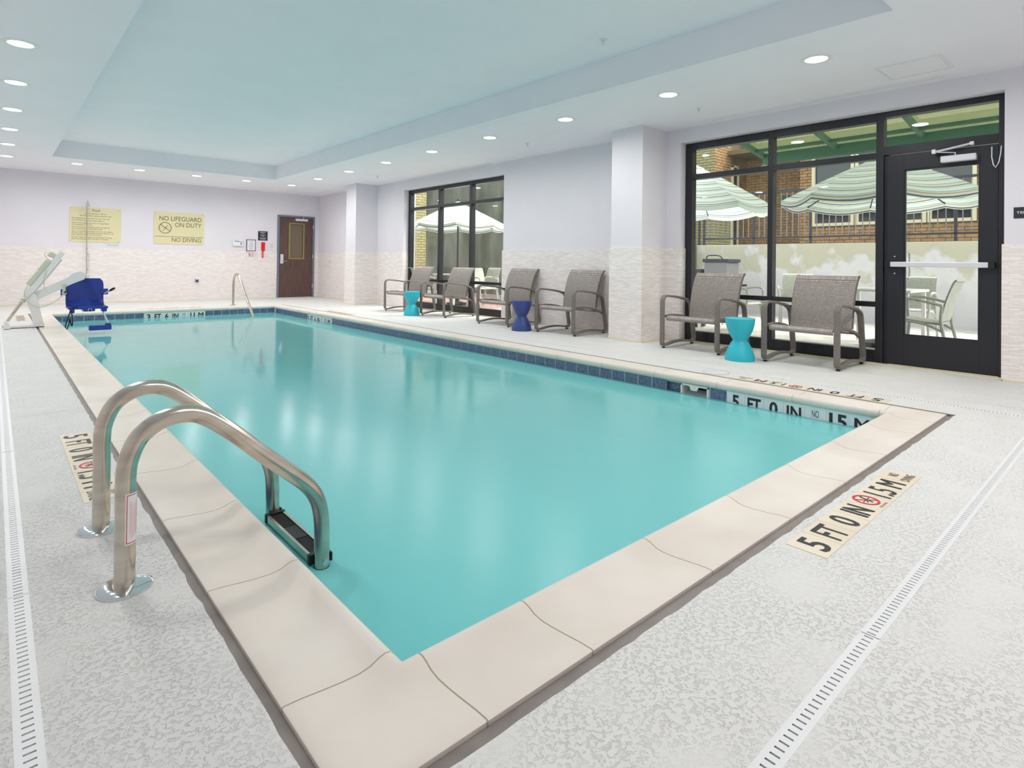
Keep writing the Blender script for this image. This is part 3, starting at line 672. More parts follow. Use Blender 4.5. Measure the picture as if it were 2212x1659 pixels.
# ================================================================== DECK DEPTH MARKERS
def nodive(gr, gb, c, R, r_, u_):
    ring(gr, c, R*.80, R, r_, u_, .0016)
    line2(gr, c, (-R*.62,R*.62), (R*.62,-R*.62), R*.13, r_, u_, .0017)
    line2(gb, c, (-R*.66,0), (R*.66,0), R*.07, r_, u_, .0015); line2(gb, c, (-R*.1,-R*.55), (R*.35,R*.6), R*.16, r_, u_, .0014); line2(gb, c, (-R*.45,-R*.3), (R*.1,.05*R), R*.09, r_, u_, .0014); ring(gb, Vector(c)+Vector(r_)*R*.38+Vector(u_)*R*.5, 0.0005, R*.09, r_, u_, .0014, 10)
def deck_marker(label, corner, r_, u_, seq, L_=.1455, H=.135):
    """corner = lower left corner of the strip as read"""
    corner = Vector(corner); r_ = Vector(r_); u_ = Vector(u_); mid = corner+r_*L_*4+u_*H/2
    t = thing('depth_marker', label, 'depth marker', tuple(mid), 'inlaid depth marker strips')
    for k, s_ in enumerate(seq):
        a = corner+r_*(L_*k+.001); b = corner+r_*(L_*(k+1)-.001)+u_*H; g = G()
        g.box(min(a.x,b.x),max(a.x,b.x),min(a.y,b.y),max(a.y,b.y),-.004,.0022); tl_ = obj('marker_tile', g, 'cream_tile', t)
        c = corner+r_*(L_*(k+.5))+Vector((0,0,.0022)); gb = G(); gr = G()
        if s_ == '@':
            nodive(gr, gb, c+u_*H*.58, H*.38, r_, u_); put_text(gb, 'NO DIVING', .011, c+u_*H*.06, r_, u_, width=.075); obj('prohibition_ring', gr, 'red_ink', tl_)
        elif s_ == 'ND':
            put_text(gb, 'NO', .040, c+u_*H*.55, r_, u_, width=.045); put_text(gb, 'DIVING', .036, c+u_*H*.14, r_, u_, width=.112)
        else: put_text(gb, s_, H*.76, c+u_*H*.12, r_, u_, width={'5':.062,'3':.062,'FT':.098,'0':.062,'6':.062,'IN':.088,'1.5':.110,'1.1':.098,'M':.080}[s_], bold=.03 if s_ in 'MIN' else .016)
        obj('lettering', gb, 'black_ink', tl_)
S5 = ['5','FT','0','IN','@','1.5','M','ND']; S3 = ['3','FT','6','IN','@','1.1','M','ND']
deck_marker('cream depth marker reading 5 FT 0 IN on the deck nearest the camera', (2.105,.737,0), (1,0,0), (0,1,0), S5)
deck_marker('cream depth marker reading 5 FT 0 IN beside the near ladder', (.285,3.99,0), (0,-1,0), (1,0,0), S5)
deck_marker('cream depth marker reading 5 FT 0 IN on the deck before the terrace door', (4.995,1.315,0), (0,1,0), (-1,0,0), S5)
deck_marker('cream depth marker reading 3 FT 6 IN in front of the far window chairs', (4.995,9.75,0), (0,1,0), (-1,0,0), S3)
deck_marker('cream depth marker reading 3 FT 6 IN on the deck along the far wall', (3.25,13.12,0), (-1,0,0), (0,-1,0), S3)
deck_marker('cream depth marker reading 3 FT 6 IN under the pool lift', (.27,12.65,0), (0,-1,0), (1,0,0), S3)

# ================================================================== LADDER
def arc_pts(pts, n=8):
    """smooth polyline through control points (Catmull-Rom)"""
    pts = [Vector(p) for p in pts]; out = []
    for i in range(len(pts)-1):
        p0 = pts[max(i-1,0)]; p1 = pts[i]; p2 = pts[i+1]; p3 = pts[min(i+2,len(pts)-1)]
        for k in range(n):
            t = k/n; out.append(.5*((2*p1)+(-p0+p2)*t+(2*p0-5*p1+4*p2-p3)*t*t+(-p0+3*p1-3*p2+p3)*t**3))
    return out+[pts[-1]]
def fillet(pts, R, n=8):
    pts = [Vector(p) for p in pts]; R = R if isinstance(R, (list,tuple)) else [R]*len(pts); out = [pts[0]]
    for i in range(1, len(pts)-1):
        a, b, c = pts[i-1], pts[i], pts[i+1]; d1 = (a-b).normalized(); d2 = (c-b).normalized(); th = d1.angle(d2); L_ = R[i]/math.tan(th/2)
        L_ = min(L_, (a-b).length*.49 if 0 < i-1 else (a-b).length*.98, (c-b).length*.49 if i+1 < len(pts)-1 else (c-b).length*.98); Rr = L_*math.tan(th/2)
        p = b+d1*L_; q = b+d2*L_; cen = b+(d1+d2).normalized()*(Rr/math.sin(th/2)); u = p-cen; w = q-cen; ang = u.angle(w); ax = u.cross(w).normalized()
        for k in range(n+1): out.append(cen+Matrix.Rotation(ang*k/n, 3, ax) @ u)
    out.append(pts[-1]); return out
lad = thing('pool_ladder', 'two rail stainless steel pool ladder with black treads at the near left corner', 'ladder', (.306, 2.28, 0))
rail2d = [(.306,.0),(.305,.20),(.304,.33),(.312,.385),(.335,.437),(.375,.472),(.42,.489),(.465,.490),(.505,.478),(.55,.448),(.62,.388),(.70,.313),(.785,.238),(.838,.19),(.873,.150),(.897,.105),(.909,.06),(.914,.01),(.916,-.06),(.917,-.12)]
for i, yy in enumerate((2.03, 2.53)):
    g = G(); g.tube(arc_pts([(x, yy, z) for x, z in rail2d], 4), .0275, 20); r_ = obj('handrail', g, 'steel', lad, smooth=True)
    g = G(); g.tube([(.917,yy,-.115),(.917,yy,-.75),(.905,yy,-.92)], .0265, 16); g.tube([(.917,yy,-.14),(.917,yy,-.20)], .0285, 16); obj('lower_rail', g, 'steel', lad, smooth=True)
    g = G(); g.lathe([(.029,.014),(.04,.013),(.066,.010),(.073,.006),(.073,0),(.029,0)], (.306,yy,0), 40); obj('floor_flange', g, 'chrome', lad, smooth=True)
    g = G(); g.lathe([(.011,-.032),(.011,-.027)], (.917,yy,-.115), 12, 'y'); obj('bolt', g, 'chrome', lad); g = G(); g.box(.944,.952,yy-.012,yy+.012,-.125,-.095); obj('bolt_cap', g, 'black', lad)
    if i == 0:
        # wrap-round warning sticker
        g = G(); gi = G(); gt = G(); cx_, cy_ = .305, yy
        def cyl(gg, a0, a1, z0, z1, rr_, nseg=10):
            n0 = len(gg.v)
            for k in range(nseg+1):
                a = a0+(a1-a0)*k/nseg; gg.v += [(cx_+rr_*math.cos(a), cy_+rr_*math.sin(a), z0), (cx_+rr_*math.cos(a), cy_+rr_*math.sin(a), z1)]
            for k in range(nseg): gg.f.append((n0+2*k, n0+2*k+2, n0+2*k+3, n0+2*k+1))
        A0, A1 = math.radians(-100), math.radians(12); cyl(g, A0, A1, .135, .285, .0279)
        stk = obj('warning_sticker', g, 'white', lad, label='white sticker with red border')
        for z0, z1 in ((.139,.1415),(.2785,.281)): cyl(gi, A0+.12, A1-.1, z0, z1, .0281)
        cyl(gi, A0+.12, A0+.19, .139, .281, .0281, 1); obj('red_border', gi, 'red_ink', stk)
        for k in range(8): cyl(gt, A0+.42+k*.15, A0+.47+k*.15, .150+random.random()*.02, .265-random.random()*.02, .0281, 1)
        obj('small_print', gt, 'pink_ink', stk)
for z, nm in ((-.10,0),(-.36,1),(-.62,1)):
    g = G(); g.box(.880,.890,2.057,2.503,z-.028,z); g.box(.944,.954,2.057,2.503,z-.028,z); g.box(.880,.954,2.057,2.503,z-.030,z-.026)
    tr_ = obj('tread', g, 'steel', lad)
    g = G(); g.box(.890,.944,2.07,2.49,z-.02,z-.006)
    for k in range(9):
        x_ = .8925+k*.0058
        for a, b in ((2.075,2.215),(2.345,2.485)): g.box(x_,x_+.003,a,b,z-.006,z-.003)
    g.box(.891,.943,2.22,2.34,z-.006,z-.003); obj('tread_pad', g, 'black', tr_)
    for y_ in (2.050,2.492): g = G(); g.box(.877,.957,y_,y_+.018,z-.033,z+.002); obj('tread_end_cap', g, 'black', tr_)
# far stair rail
hr = thing('stair_handrail', 'single bent steel handrail at the far edge of the pool', 'handrail', (3.89, 13.26, 0))
g = G(); g.tube(arc_pts([(3.89,13.27,0),(3.89,13.275,.25),(3.89,13.27,.46),(3.89,13.235,.575),(3.89,13.15,.655),(3.89,13.04,.678),(3.89,12.93,.645),(3.89,12.82,.560),(3.89,12.64,.405),(3.89,12.32,.14),(3.89,11.94,-.17),(3.89,11.6,-.45)], 4), .0245, 14); obj('rail', g, 'steel', hr, smooth=True)
g = G(); g.lathe([(.028,.014),(.06,.010),(.066,0),(.028,0)], (3.89,13.27,0), 24); obj('floor_flange', g, 'chrome', hr)

# ================================================================== POOL LIFT
lift = thing('pool_lift', 'white pool lift with blue seat hanging over the far left corner', 'pool lift', (.33, 10.4, 0))
LY = 10.4
def slab(par, nm, m_, a, b, w, d_, yc=LY, bev=.004, **kw):
    g = G(); g.obox((a[0],yc,a[1]), (b[0],yc,b[1]), d_, w, (0,0,1) if abs(b[0]-a[0]) > 1e-4 else (1,0,0)); return obj(nm, g, m_, par, bevel=bev, **kw)
base = slab(lift,'base_beam','white_metal',(.12,.022),(.545,.030),.028,.12)
g = G(); g.prism([(.115,.008),(.19,.008),(.165,.09),(.125,.115)][::1], .10, (0,LY-.05,0), (1,0,0), (0,0,1)); o = obj('foot_bracket', g, 'white_metal', lift, bevel=.003)
for v in o.data.vertices: pass
g = G(); g.box(.10,.56,LY+.18,LY+.24,.004,.03); g.box(.13,.20,LY,LY+.24,.004,.02); g.box(.46,.55,LY,LY+.24,.004,.02); obj('base_frame', g, 'white_metal', lift)
g = G(); g.tube([(.155,LY,.10),(.315,LY,.385)], .019, 14); obj('actuator_rod', g, 'steel', lift, smooth=True)
g = G(); g.tube([(.300,LY,.355),(.325,LY,.402)], .034, 14); obj('rod_collar', g, 'beige_plastic', lift)
g = G(); g.prism([(.43,.025),(.545,.03),(.475,.36),(.455,.46),(.40,.48),(.345,.42),(.365,.30),(.40,.22)], .09, (0,LY+.045,0), (1,0,0), (0,0,1)); post = obj('mast', g, 'white_metal', lift, bevel=.006)
slab(lift,'actuator_housing','white_metal',(.325,.42),(.735,1.055),.066,.07,LY-.03)
slab(lift,'housing_edge','alu',(.39,.42),(.73,.95),.020,.05,LY-.01)
g = G(); g.prism([(.40,.36),(.50,.40),(.86,.60),(1.0,.665),(1.02,.74),(.95,.785),(.86,.76),(.80,.70),(.46,.50),(.38,.43)], .07, (0,LY+.075,0), (1,0,0), (0,0,1)); obj('boom', g, 'white_metal', lift, bevel=.006)
bat = slab(lift,'battery_pack','beige_plastic',(.362,.592),(.485,.782),.060,.14,LY-.01,.01)
slab(lift,'control_box','beige_plastic',(.487,.788),(.582,.935),.068,.14,LY-.01,.01)
slab(lift,'drive_motor','beige_plastic',(.578,1.035),(.675,.985),.07,.09,LY-.01,.012)
g = G()
for x_, z_, r_ in ((.355,.435,.016),(.70,.975,.008),(.535,.665,.008),(.505,.062,.022),(.92,.735,.010),(.155,.085,.010)): g.lathe([(r_,-.012),(r_,.0)], (x_,LY-.066 if z_ > .3 and x_ < .8 else LY-.046,z_), 14, 'y')
obj('pivot_bolt', g, 'alu', lift)
def cable(p, r_=.004):
    g = G(); g.tube(p, r_, 8); obj('control_cable', g, 'beige_plastic', lift, smooth=True)
cable(arc_pts([(.36,LY-.08,.58),(.325,LY-.08,.50),(.34,LY-.09,.40),(.42,LY-.10,.31),(.52,LY-.10,.29),(.66,LY-.09,.36),(.745,LY-.08,.45),(.758,LY-.07,.55)], 5), .006); cable(arc_pts([(.575,LY-.02,1.045),(.545,LY-.02,1.05),(.54,LY-.02,1.0),(.60,LY-.02,.93),(.64,LY-.02,.95)], 5)); cable(arc_pts([(.56,LY-.07,.80),(.53,LY-.07,.68),(.54,LY-.07,.55)], 4))
g = G(); g.lathe([(.018,-.10),(.022,0)], (.758,LY-.07,.60), 10); obj('hand_control', g, 'beige_plastic', lift)
g = G(); g.box(.96,1.06,LY+.02,LY+.50,.685,.725); g.box(.99,1.06,LY+.455,LY+.50,.20,.70); g.box(1.0,1.06,10.50,10.88,.185,.215); obj('seat_bracket', g, 'white_metal', lift, bevel=.004)
# seat: blue shell
YS = 10.82
g = G(); nx_, nz_ = 12, 10; x0, x1, z0, z1 = .810, 1.275, .255, .668
def shell_pt(i, j, off):
    u = i/nx_*2-1; v = j/nz_; xh = (x1-x0)/2*(1-.05*(1-v)**2*0); zz = z0+(z1-z0)*v
    cor = max(0, (v-.72)/.28); lim = 1-.20*(1-math.sqrt(max(0,1-cor*cor)))*1.0
    x_ = (x0+x1)/2+u*xh*lim; y_ = YS-.05*u*u+.02*(v-.5)+off - .10*max(0,.18-v)/.18
    return (x_, y_, zz)
for off in (0,.018):
    for j in range(nz_+1):
        for i in range(nx_+1): g.v.append(shell_pt(i,j,off))
n1_ = (nx_+1)*(nz_+1)
for j in range(nz_):
    for i in range(nx_):
        a = j*(nx_+1)+i; g.f.append((a,a+1,a+nx_+2,a+nx_+1)); b = a+n1_; g.f.append((b+nx_+1,b+nx_+2,b+1,b))
for i in range(nx_):
    g.f.append((i,i+n1_,i+1+n1_,i+1)); a = nz_*(nx_+1)+i; g.f.append((a+1,a+1+n1_,a+n1_,a))
for j in range(nz_):
    a = j*(nx_+1); g.f.append((a+nx_+1,a+nx_+1+n1_,a+n1_,a)); a += nx_; g.f.append((a,a+n1_,a+nx_+1+n1_,a+nx_+1))
sb = obj('seat_back', g, 'blue_plastic', lift, smooth=True, label='blue moulded seat back')
g = G(); g.box(.815,1.30,10.44,10.82,.225,.262); g.box(.845,.895,10.44,10.6,.17,.23); g.box(1.22,1.285,10.44,10.6,.18,.23); g.box(1.00,1.14,10.44,10.62,.19,.23); sp = obj('seat_pan', g, 'blue_plastic', lift, bevel=.014, label='blue seat pan')
g = G(); g.box(1.052,1.098,10.432,10.442,.187,.231); bk = obj('bracket_plate', g, 'white', sp); g = G(); g.box(1.058,1.092,10.428,10.434,.193,.225); obj('square_socket', g, 'black', sp)
for s_, xx in ((-1,.795),(1,1.285)):
    g = G(); g.box(xx-.045,xx+.045,10.74,10.80,.42,.51); o = obj('arm_bracket', g, 'blue_plastic', lift, bevel=.005)
    g = G()
    if s_ > 0: g.tube([(1.285,10.72,.44),(1.345,10.52,.50)], .012, 10); obj('armrest', g, 'alu', lift); g = G(); g.tube([(1.335,10.55,.492),(1.368,10.45,.525)], .017, 10); obj('grip', g, 'black', lift)
    else: g.tube([(.79,10.72,.46),(.78,10.60,.46)], .030, 12); obj('armrest', g, 'alu', lift); g = G(); g.tube([(.775,10.60,.47),(.82,10.55,.49)], .014, 10); obj('grip', g, 'black', lift)
g = G(); g.obox((1.235,10.50,.20),(1.300,10.40,-.005),.03,.014,(1,0,0)); obj('footrest_post', g, 'white_metal', lift)
g = G(); g.box(1.065,1.335,10.36,10.48,-.085,-.015); g.box(1.26,1.33,10.38,10.44,-.02,.012); obj('footrest', g, 'blue_plastic', lift, bevel=.008, label='blue footrest block')
g = G(); P_ = arc_pts([(.93,10.45,.262),(.86,10.42,.25),(.83,10.40,.17),(.80,10.39,.06),(.785,10.38,-.02),(.80,10.38,-.05),(.825,10.38,.02),(.835,10.38,.10),(.85,10.385,.02),(.865,10.39,.0),(.868,10.39,.10),(.85,10.40,.19),(.84,10.41,.22)], 4)
g.tube(P_, .008, 6); obj('lap_belt', g, 'black', lift, smooth=True)

# ================================================================== LOUNGE CHAIRS (indoor)
def rounded(poly, rads, n=6):
    k = len(poly); out = []
    for i in range(k):
        a = Vector(poly[i-1]); b = Vector(poly[i]); c = Vector(poly[(i+1) % k]); R = rads[i]
        if not R: out.append((b.x,b.y)); continue
        d1 = (a-b).normalized(); d2 = (c-b).normalized(); th = d1.angle(d2); L_ = R/math.tan(th/2)
        p = b+d1*L_; q = b+d2*L_
        for j in range(n+1):
            t = j/n; w = (1-t)**2*p+2*t*(1-t)*b+t*t*q; out.append((w.x,w.y))
    return out
def make_chair(label, group, wood=('band','wicker')):
    t = thing('lounge_chair', label, 'chair', (0,0,0), group)
    loop = [(0,.030),(0,.615),(.10,.617),(.25,.606),(.40,.590),(.55,.566),(.685,.520),(.79,.030),(.66,.040),(.52,.056),(.38,.062),(.24,.056),(.10,.038)]
    loop = [(x*.93-.02,z) for x, z in loop]
    path = rounded(loop, [.045,.075,0,0,0,0,.10,.05,0,0,0,0,0])
    for s_ in (-1,1):
        g = G(); g.band(path, .056, .024, True, s_*.345); fr_ = obj('side_frame', g, wood[0], t, smooth=True, bevel=.005, world=False)
        g = G()
        for x_ in (.012,.655): g.lathe([(.016,.0),(.018,.004),(.018,.016)], (x_, s_*.345, 0), 12)
        obj('rubber_foot', g, 'black', fr_, world=False)
        rp = [(.0,.378),(.12,.386),(.25,.380),(.38,.362),(.50,.335),(.60,.305),(.685,.272)]
        g = G(); g.band(rp, .032, .028, False, s_*.318); obj('seat_rail', g, wood[0], t, smooth=True, bevel=.004, world=False)
    # seat sling: rolled front then dish, back curls over at the top
    sp_ = [(.015,.335),(-.004,.350),(.004,.370),(.03,.380),(.12,.376),(.22,.358),(.32,.335),(.42,.322),(.475,.326)]
    g = G(); g.band(arc2(sp_), .600, .014, False, 0); obj('seat', g, wood[1], t, smooth=True, world=False)
    bp_ = [(.475,.326),(.512,.345),(.525,.400),(.535,.48),(.55,.56),(.575,.65),(.607,.74),(.645,.815),(.680,.862),(.705,.884),(.722,.882)]
    g = G(); g.band(arc2(bp_), .600, .014, False, 0); obj('backrest', g, wood[1], t, smooth=True, world=False)
    for s_ in (-1,1):
        g = G(); g.band([(a+.012,b) for a, b in arc2(bp_)][4:], .014, .024, False, s_*.300); obj('back_rail', g, wood[0], t, smooth=True, world=False)
    g = G(); g.tube([(.50,-.33,.320),(.50,.33,.320)], .012, 8); obj('crossbar', g, wood[0], t, world=False)
    g = G()
    for s_ in (-1,1): g.tube([(.545,s_*.30,.555),(.545,s_*.345,.560)], .009, 8)
    obj('arm_bolt', g, 'black', t, world=False)
    return t
def arc2(pts, n=3):
    return [(v.x, v.z) for v in arc_pts([(a,0,b) for a, b in pts], n)]
chair = make_chair('x', 'grey brown wicker lounge chairs in a row along the window wall'); index_kids()
CH = [(5.945,9.99,3,'wicker lounge chair farthest from the camera, left of the far turquoise stool'),
      (5.965,8.71,2,'wicker lounge chair right of the far turquoise stool before the far window'),
      (5.925,6.99,2,'wicker lounge chair left of the dark blue stool'),
      (5.90,5.61,2,'wicker lounge chair right of the dark blue stool against the stone wall'),
      (5.975,3.565,1,'wicker lounge chair left of the large turquoise stool at the near window'),
      (5.985,2.36,0,'nearest wicker lounge chair, beside the terrace door')]
for i, (x, y, a, lab) in enumerate(CH):
    c = chair if i == 5 else copy_tree(chair)
    c.location = (x, y, 0); c.rotation_euler = (0,0,math.radians(a)); c['label'] = lab
def stool(x, y, m_, lab, h=.436, R=.147, rw=.070):
    pr = []
    for k in range(13):
        t_ = k/12; pr.append((rw+(R-rw)*math.sin((1-t_)*math.pi/2)**.85, h*.47*t_))
    for k in range(13):
        t_ = k/12; pr.append((rw+(R-rw)*math.sin(t_*math.pi/2)**.85, h*.49+h*.51*t_ if k else h*.485))
    pr.append((R-.006, h+.003)); pr.insert(0, (R-.004, 0)); g = G(); g.lathe(pr, (0,0,0), 48)
    o = obj('stool_table', g, m_, None, smooth=True); o.location = (x,y,0)
    tag(o, lab, 'side table', 'hourglass side tables between the chairs')
stool(5.78,9.13,'teal','small looking turquoise hourglass side table by the far window')
stool(5.81,6.20,'navy','dark blue hourglass side table between the middle chairs')
stool(5.86,2.91,'teal','large looking turquoise hourglass side table nearest the terrace door')

# ================================================================== FAR WALL FITTINGS
R_, U_ = (1,0,0), (0,0,1); YW = FY
def plate(nm, m_, x0, x1, z0, z1, th, lab, cat, parent=None, bev=.002, yw=YW):
    g = G(); g.box(x0,x1,yw-th,yw,z0,z1); o = obj(nm, g, m_, parent, bevel=bev)
    if cat: tag(o, lab, cat)
    return o
s1 = plate('pool_rules_sign','cream_sign',1.195,2.112,1.322,2.072,.012,'cream sign with long pool rules text behind the shower pole','sign')
g = G(); yf_ = YW-.012
rules = [('Pool',.055,1.985,'c'),('Hours: 8:00 am-11:00 pm',.026,1.925,'c'),('Pool for use by registered guests only.',.026,1.882,'c'),
 ('No lifeguard on duty. Swim at your own risk.',.026,1.822,'l'),("NO DIVING. Maximum pool depth, 5'.",.026,1.774,'l'),('Owners & management are not responsible',.026,1.720,'l'),('for accidents or injuries.',.026,1.682,'l'),
 ('Non-swimmers & children under 16 must be',.026,1.632,'l'),('accompanied by a responsible adult.',.026,1.594,'l'),('Glass containers prohibited. Do not swim alone.',.026,1.542,'l'),('Persons with communicable diseases shall not use',.026,1.504,'l'),('pool. Shower before entering pool.',.026,1.466,'l'),
 ('Persons under the influence of alcohol or drugs',.026,1.414,'l'),('shall not use pool. No running or horseplay.',.026,1.376,'l')]
for s_, cp, z, al in rules: put_text(g, s_, cp, (1.655 if al == 'c' else 1.235, yf_, z), R_, U_, align=al, maxw=.85)
obj('lettering', g, 'grey_ink', s1)
s2 = plate('bathing_attire_sign','white',1.846,2.104,1.245,1.302,.004,'small white strip sign below the pool rules','sign')
g = G(); put_text(g,'Bathers should wear',.017,(1.975,YW-.004,1.278),R_,U_,width=.22); put_text(g,'proper bathing attire',.017,(1.975,YW-.004,1.254),R_,U_,width=.22); obj('lettering', g, 'navy_ink', s2)
s3 = plate('no_lifeguard_sign','cream_sign',2.75,3.802,1.326,2.072,.012,'cream sign reading no lifeguard on duty, no diving','sign')
g = G(); put_text(g,'NO LIFEGUARD',.105,(3.745,yf_,1.875),R_,U_,width=.885,align='r'); put_text(g,'ON DUTY',.105,(3.745,yf_,1.735),R_,U_,width=.56,align='r'); put_text(g,'NO DIVING',.100,(3.745,yf_,1.385),R_,U_,width=.625,align='r')
g.box(2.765,3.79,yf_-.001,yf_,1.500,1.509)
c_ = (2.98,yf_,1.705); ring(g, c_, .118, .132, R_, U_, .001, 36); line2(g, c_, (-.095,.078), (.10,-.075), .013, R_, U_, .001); line2(g, c_, (-.05,-.08), (.055,.07), .010, R_, U_, .001); line2(g, c_, (-.115,.0), (.115,-.0), .004, R_, U_, .001); obj('lettering', g, 'grey_ink', s3)
for sg, (a, b, c2, d) in ((s1,(1.195,2.112,1.322,2.072)),(s3,(2.75,3.802,1.326,2.072))):
    g = G()
    for x_ in (a+.03,b-.03):
        for z_ in (c2+.03,d-.03): g.lathe([(.006,-.002),(.006,0)], (x_,yf_,z_), 8, 'y')
    obj('screw', g, 'brass', sg)
fa = plate('first_aid_box','white',4.461,4.704,1.328,1.492,.06,'white first aid box with blue cross on the far wall','first aid box',bev=.012)
g = G(); yy = YW-.06; put_text(g,'FIRST AID',.022,(4.49,yy,1.452),R_,U_,width=.11,align='l'); g.box(4.485,4.695,yy-.001,yy,1.432,1.444); g.box(4.632,4.672,yy-.001,yy,1.380,1.396); g.box(4.644,4.660,yy-.001,yy,1.363,1.413); obj('blue_print', g, 'blue_ink', fa)
nf = plate('framed_notice','black_sign',4.794,5.022,1.208,1.503,.015,'black framed paper notice beside the red telephone','notice')
g = G(); g.box(4.810,5.006,YW-.0165,YW-.015,1.224,1.487); obj('paper', g, 'paper', nf)
g = G()
for k, (w_, z_) in enumerate(((.14,1.455),(.05,1.44),(.10,1.41),(.06,1.395),(.13,1.365),(.10,1.352),(.12,1.32),(.12,1.307),(.08,1.27),(.09,1.257))): g.box(4.908-w_/2,4.908+w_/2,YW-.0175,YW-.0165,z_,z_+.005)
obj('typed_lines', g, 'grey_ink', nf)
e9 = plate('emergency_911_sign','white',4.775,5.060,1.058,1.188,.018,'white sign with red emergency 911 lettering','sign',bev=0)
g = G(); yy = YW-.018; put_text(g,'EMERGENCY',.026,(4.918,yy,1.155),R_,U_,width=.27,bold=.02); put_text(g,'911',.085,(4.90,yy,1.062),R_,U_,width=.112,bold=.03); put_text(g,'DIAL',.012,(4.80,yy,1.07),R_,U_,width=.03); obj('lettering', g, 'red_ink', e9)
g = G()
for k in range(4): g.box(4.97,5.05,yy-.001,yy,1.08+k*.016,1.085+k*.016)
obj('small_print', g, 'pink_ink', e9)
bs = plate('emergency_phone_sign','black_sign',5.079,5.319,1.490,1.730,.006,'black square emergency sign above the red telephone','sign',bev=0)
g = G(); yy = YW-.006
for s_, cp, z in (('EMERGENCY:',.018,1.69),('Dial 911',.018,1.663),('House Phone,',.018,1.62),('Dial 0',.018,1.593),('Direct calls answered',.014,1.553),('by the front desk',.014,1.532),('24 hours a day',.014,1.511)): put_text(g,s_,cp,(5.199,yy,z),R_,U_,maxw=.21,bold=.02)
obj('lettering', g, 'white_ink', bs)
ph = thing('telephone','red wall telephone with hanging cord on the far wall','telephone',(5.205,YW-.03,1.33))
g = G(); g.box(5.160,5.252,YW-.035,YW,1.228,1.448); obj('phone_body', g, 'red', ph, bevel=.012)
g = G(); g.box(5.183,5.222,YW-.07,YW-.035,1.255,1.43); g.box(5.178,5.228,YW-.072,YW-.03,1.39,1.435); g.box(5.178,5.228,YW-.072,YW-.03,1.25,1.29); obj('handset', g, 'red', ph, bevel=.008)
g = G(); g.tube(arc_pts([(5.19,YW-.03,1.228),(5.178,YW-.03,1.14),(5.182,YW-.03,1.07),(5.195,YW-.03,1.045),(5.208,YW-.03,1.08),(5.205,YW-.03,1.15),(5.21,YW-.03,1.228)],4), .008, 8); obj('coiled_cord', g, 'red', ph)
plate('switch_plate','outlet',5.385,5.462,1.300,1.418,.006,'ivory blank wall plate left of the walnut door','wall plate')
rt_ = thing('water_spout','small chrome outlet on the stone cladding of the far wall','outlet',(3.66,YW-CL,.465))
g = G(); g.lathe([(.052,0),(.052,-.006),(.04,-.02)], (3.66,YW-CL,.47), 20, 'y'); g.box(3.625,3.695,YW-CL-.07,YW-CL-.01,.43,.50); obj('spout', g, 'chrome', rt_, bevel=.008)
sh = thing('pool_shower','slim steel shower pole with head before the pool rules sign','shower',(1.49,15.28,.5))
g = G(); g.tube([(1.503,15.29,.50),(1.480,15.29,2.17)], .010, 10); obj('riser_pipe', g, 'steel', sh, smooth=True)
g = G(); g.tube([(1.480,15.29,2.165),(1.484,15.27,2.21),(1.487,15.20,2.20),(1.489,15.16,2.165)], .011, 10); g.lathe([(.012,.075),(.018,.05),(.045,.012),(.048,0)], (1.489,15.15,2.075), 20); obj('shower_head', g, 'chrome', sh, smooth=True)
g = G()
for z_ in (1.06,.72): g = G(); g.lathe([(.018,-.016),(.018,.016)], (1.505,15.28,z_), 12); g.box(1.50,1.54,15.27,15.29,z_-.006,z_+.006); obj('valve', g, 'chrome', sh)
g = G()
g.tube([(1.52,15.27,1.06),(1.525,15.25,.9),(1.52,15.27,.72)], .005, 6); obj('hose', g, 'chrome', sh)
g = G(); g.box(1.49,1.515,15.295,FY-CL,1.16,1.18); obj('wall_clip', g, 'chrome', sh)
tsg = G(); tsg.box(WX-.006,WX,.62,.848,1.43,1.527); ts = tag(obj('terrace_sign', tsg, 'black_sign', None, bevel=.001), 'black terrace sign on the wall right of the glass door', 'sign')
g = G(); put_text(g,'TERRACE',.020,(WX-.006,.828,1.470),(0,-1,0),U_,width=.16,align='l',bold=.03); obj('lettering', g, 'white_ink', ts)
jt = thing('hose_hook','small grey hook on the stone cladding near the far corner','hook',(WX-CL,14.54,.98)); g = G(); g.tube([(WX-CL,14.54,.99),(WX-.07,14.54,.975),(WX-.06,14.54,1.02)], .014, 8); obj('hook', g, 'alu', jt)

# ================================================================== CEILING FITTINGS
ORD = ['nearest the camera','second from the camera','third from the camera','fourth from the camera','fifth from the camera','sixth from the camera','seventh from the camera','eighth from the camera','ninth from the camera','tenth and farthest']
dl = thing('downlight','x','ceiling light',(0,0,ZC),'round recessed ceiling lights')
g = G(); g.lathe([(.086,-.002),(.090,-.006),(.122,-.004),(.126,0),(.086,0)], (0,0,0), 40); obj('trim_ring', g, 'white', dl, world=False, smooth=True)
g = G(); g.v = [(.086*math.cos(2*math.pi*k/32), .086*math.sin(2*math.pi*k/32), -.003) for k in range(32)]; g.f = [tuple(reversed(range(32)))]; obj('lens', g, 'lens', dl, world=False, recalc=False)
ld = bpy.data.lights.new('downlight_beam', 'AREA'); ld.shape = 'DISK'; ld.size = .16; ld.energy = BEAM; ld.spread = math.radians(172); ld.color = (1, .975, .94)
lo = bpy.data.objects.new('beam', ld); COL.objects.link(lo); lo.parent = dl; lo.location = (0,0,-.012)
index_kids(); first = True
def put_light(x, y, lab):
    global first
    c = dl if first else copy_tree(dl); first = False
    c.location = (x, y, ZC); c['label'] = lab
for k in range(9): put_light(5.24, 1.95+1.45*k if k < 8 else 13.59, 'recessed ceiling light in the row above the chairs, '+(ORD[k] if k < 8 else 'farthest one, by the far wall'))
for k in range(2,10): put_light(.14, .565+1.438*k, 'recessed ceiling light in the left row, '+ORD[k-2])
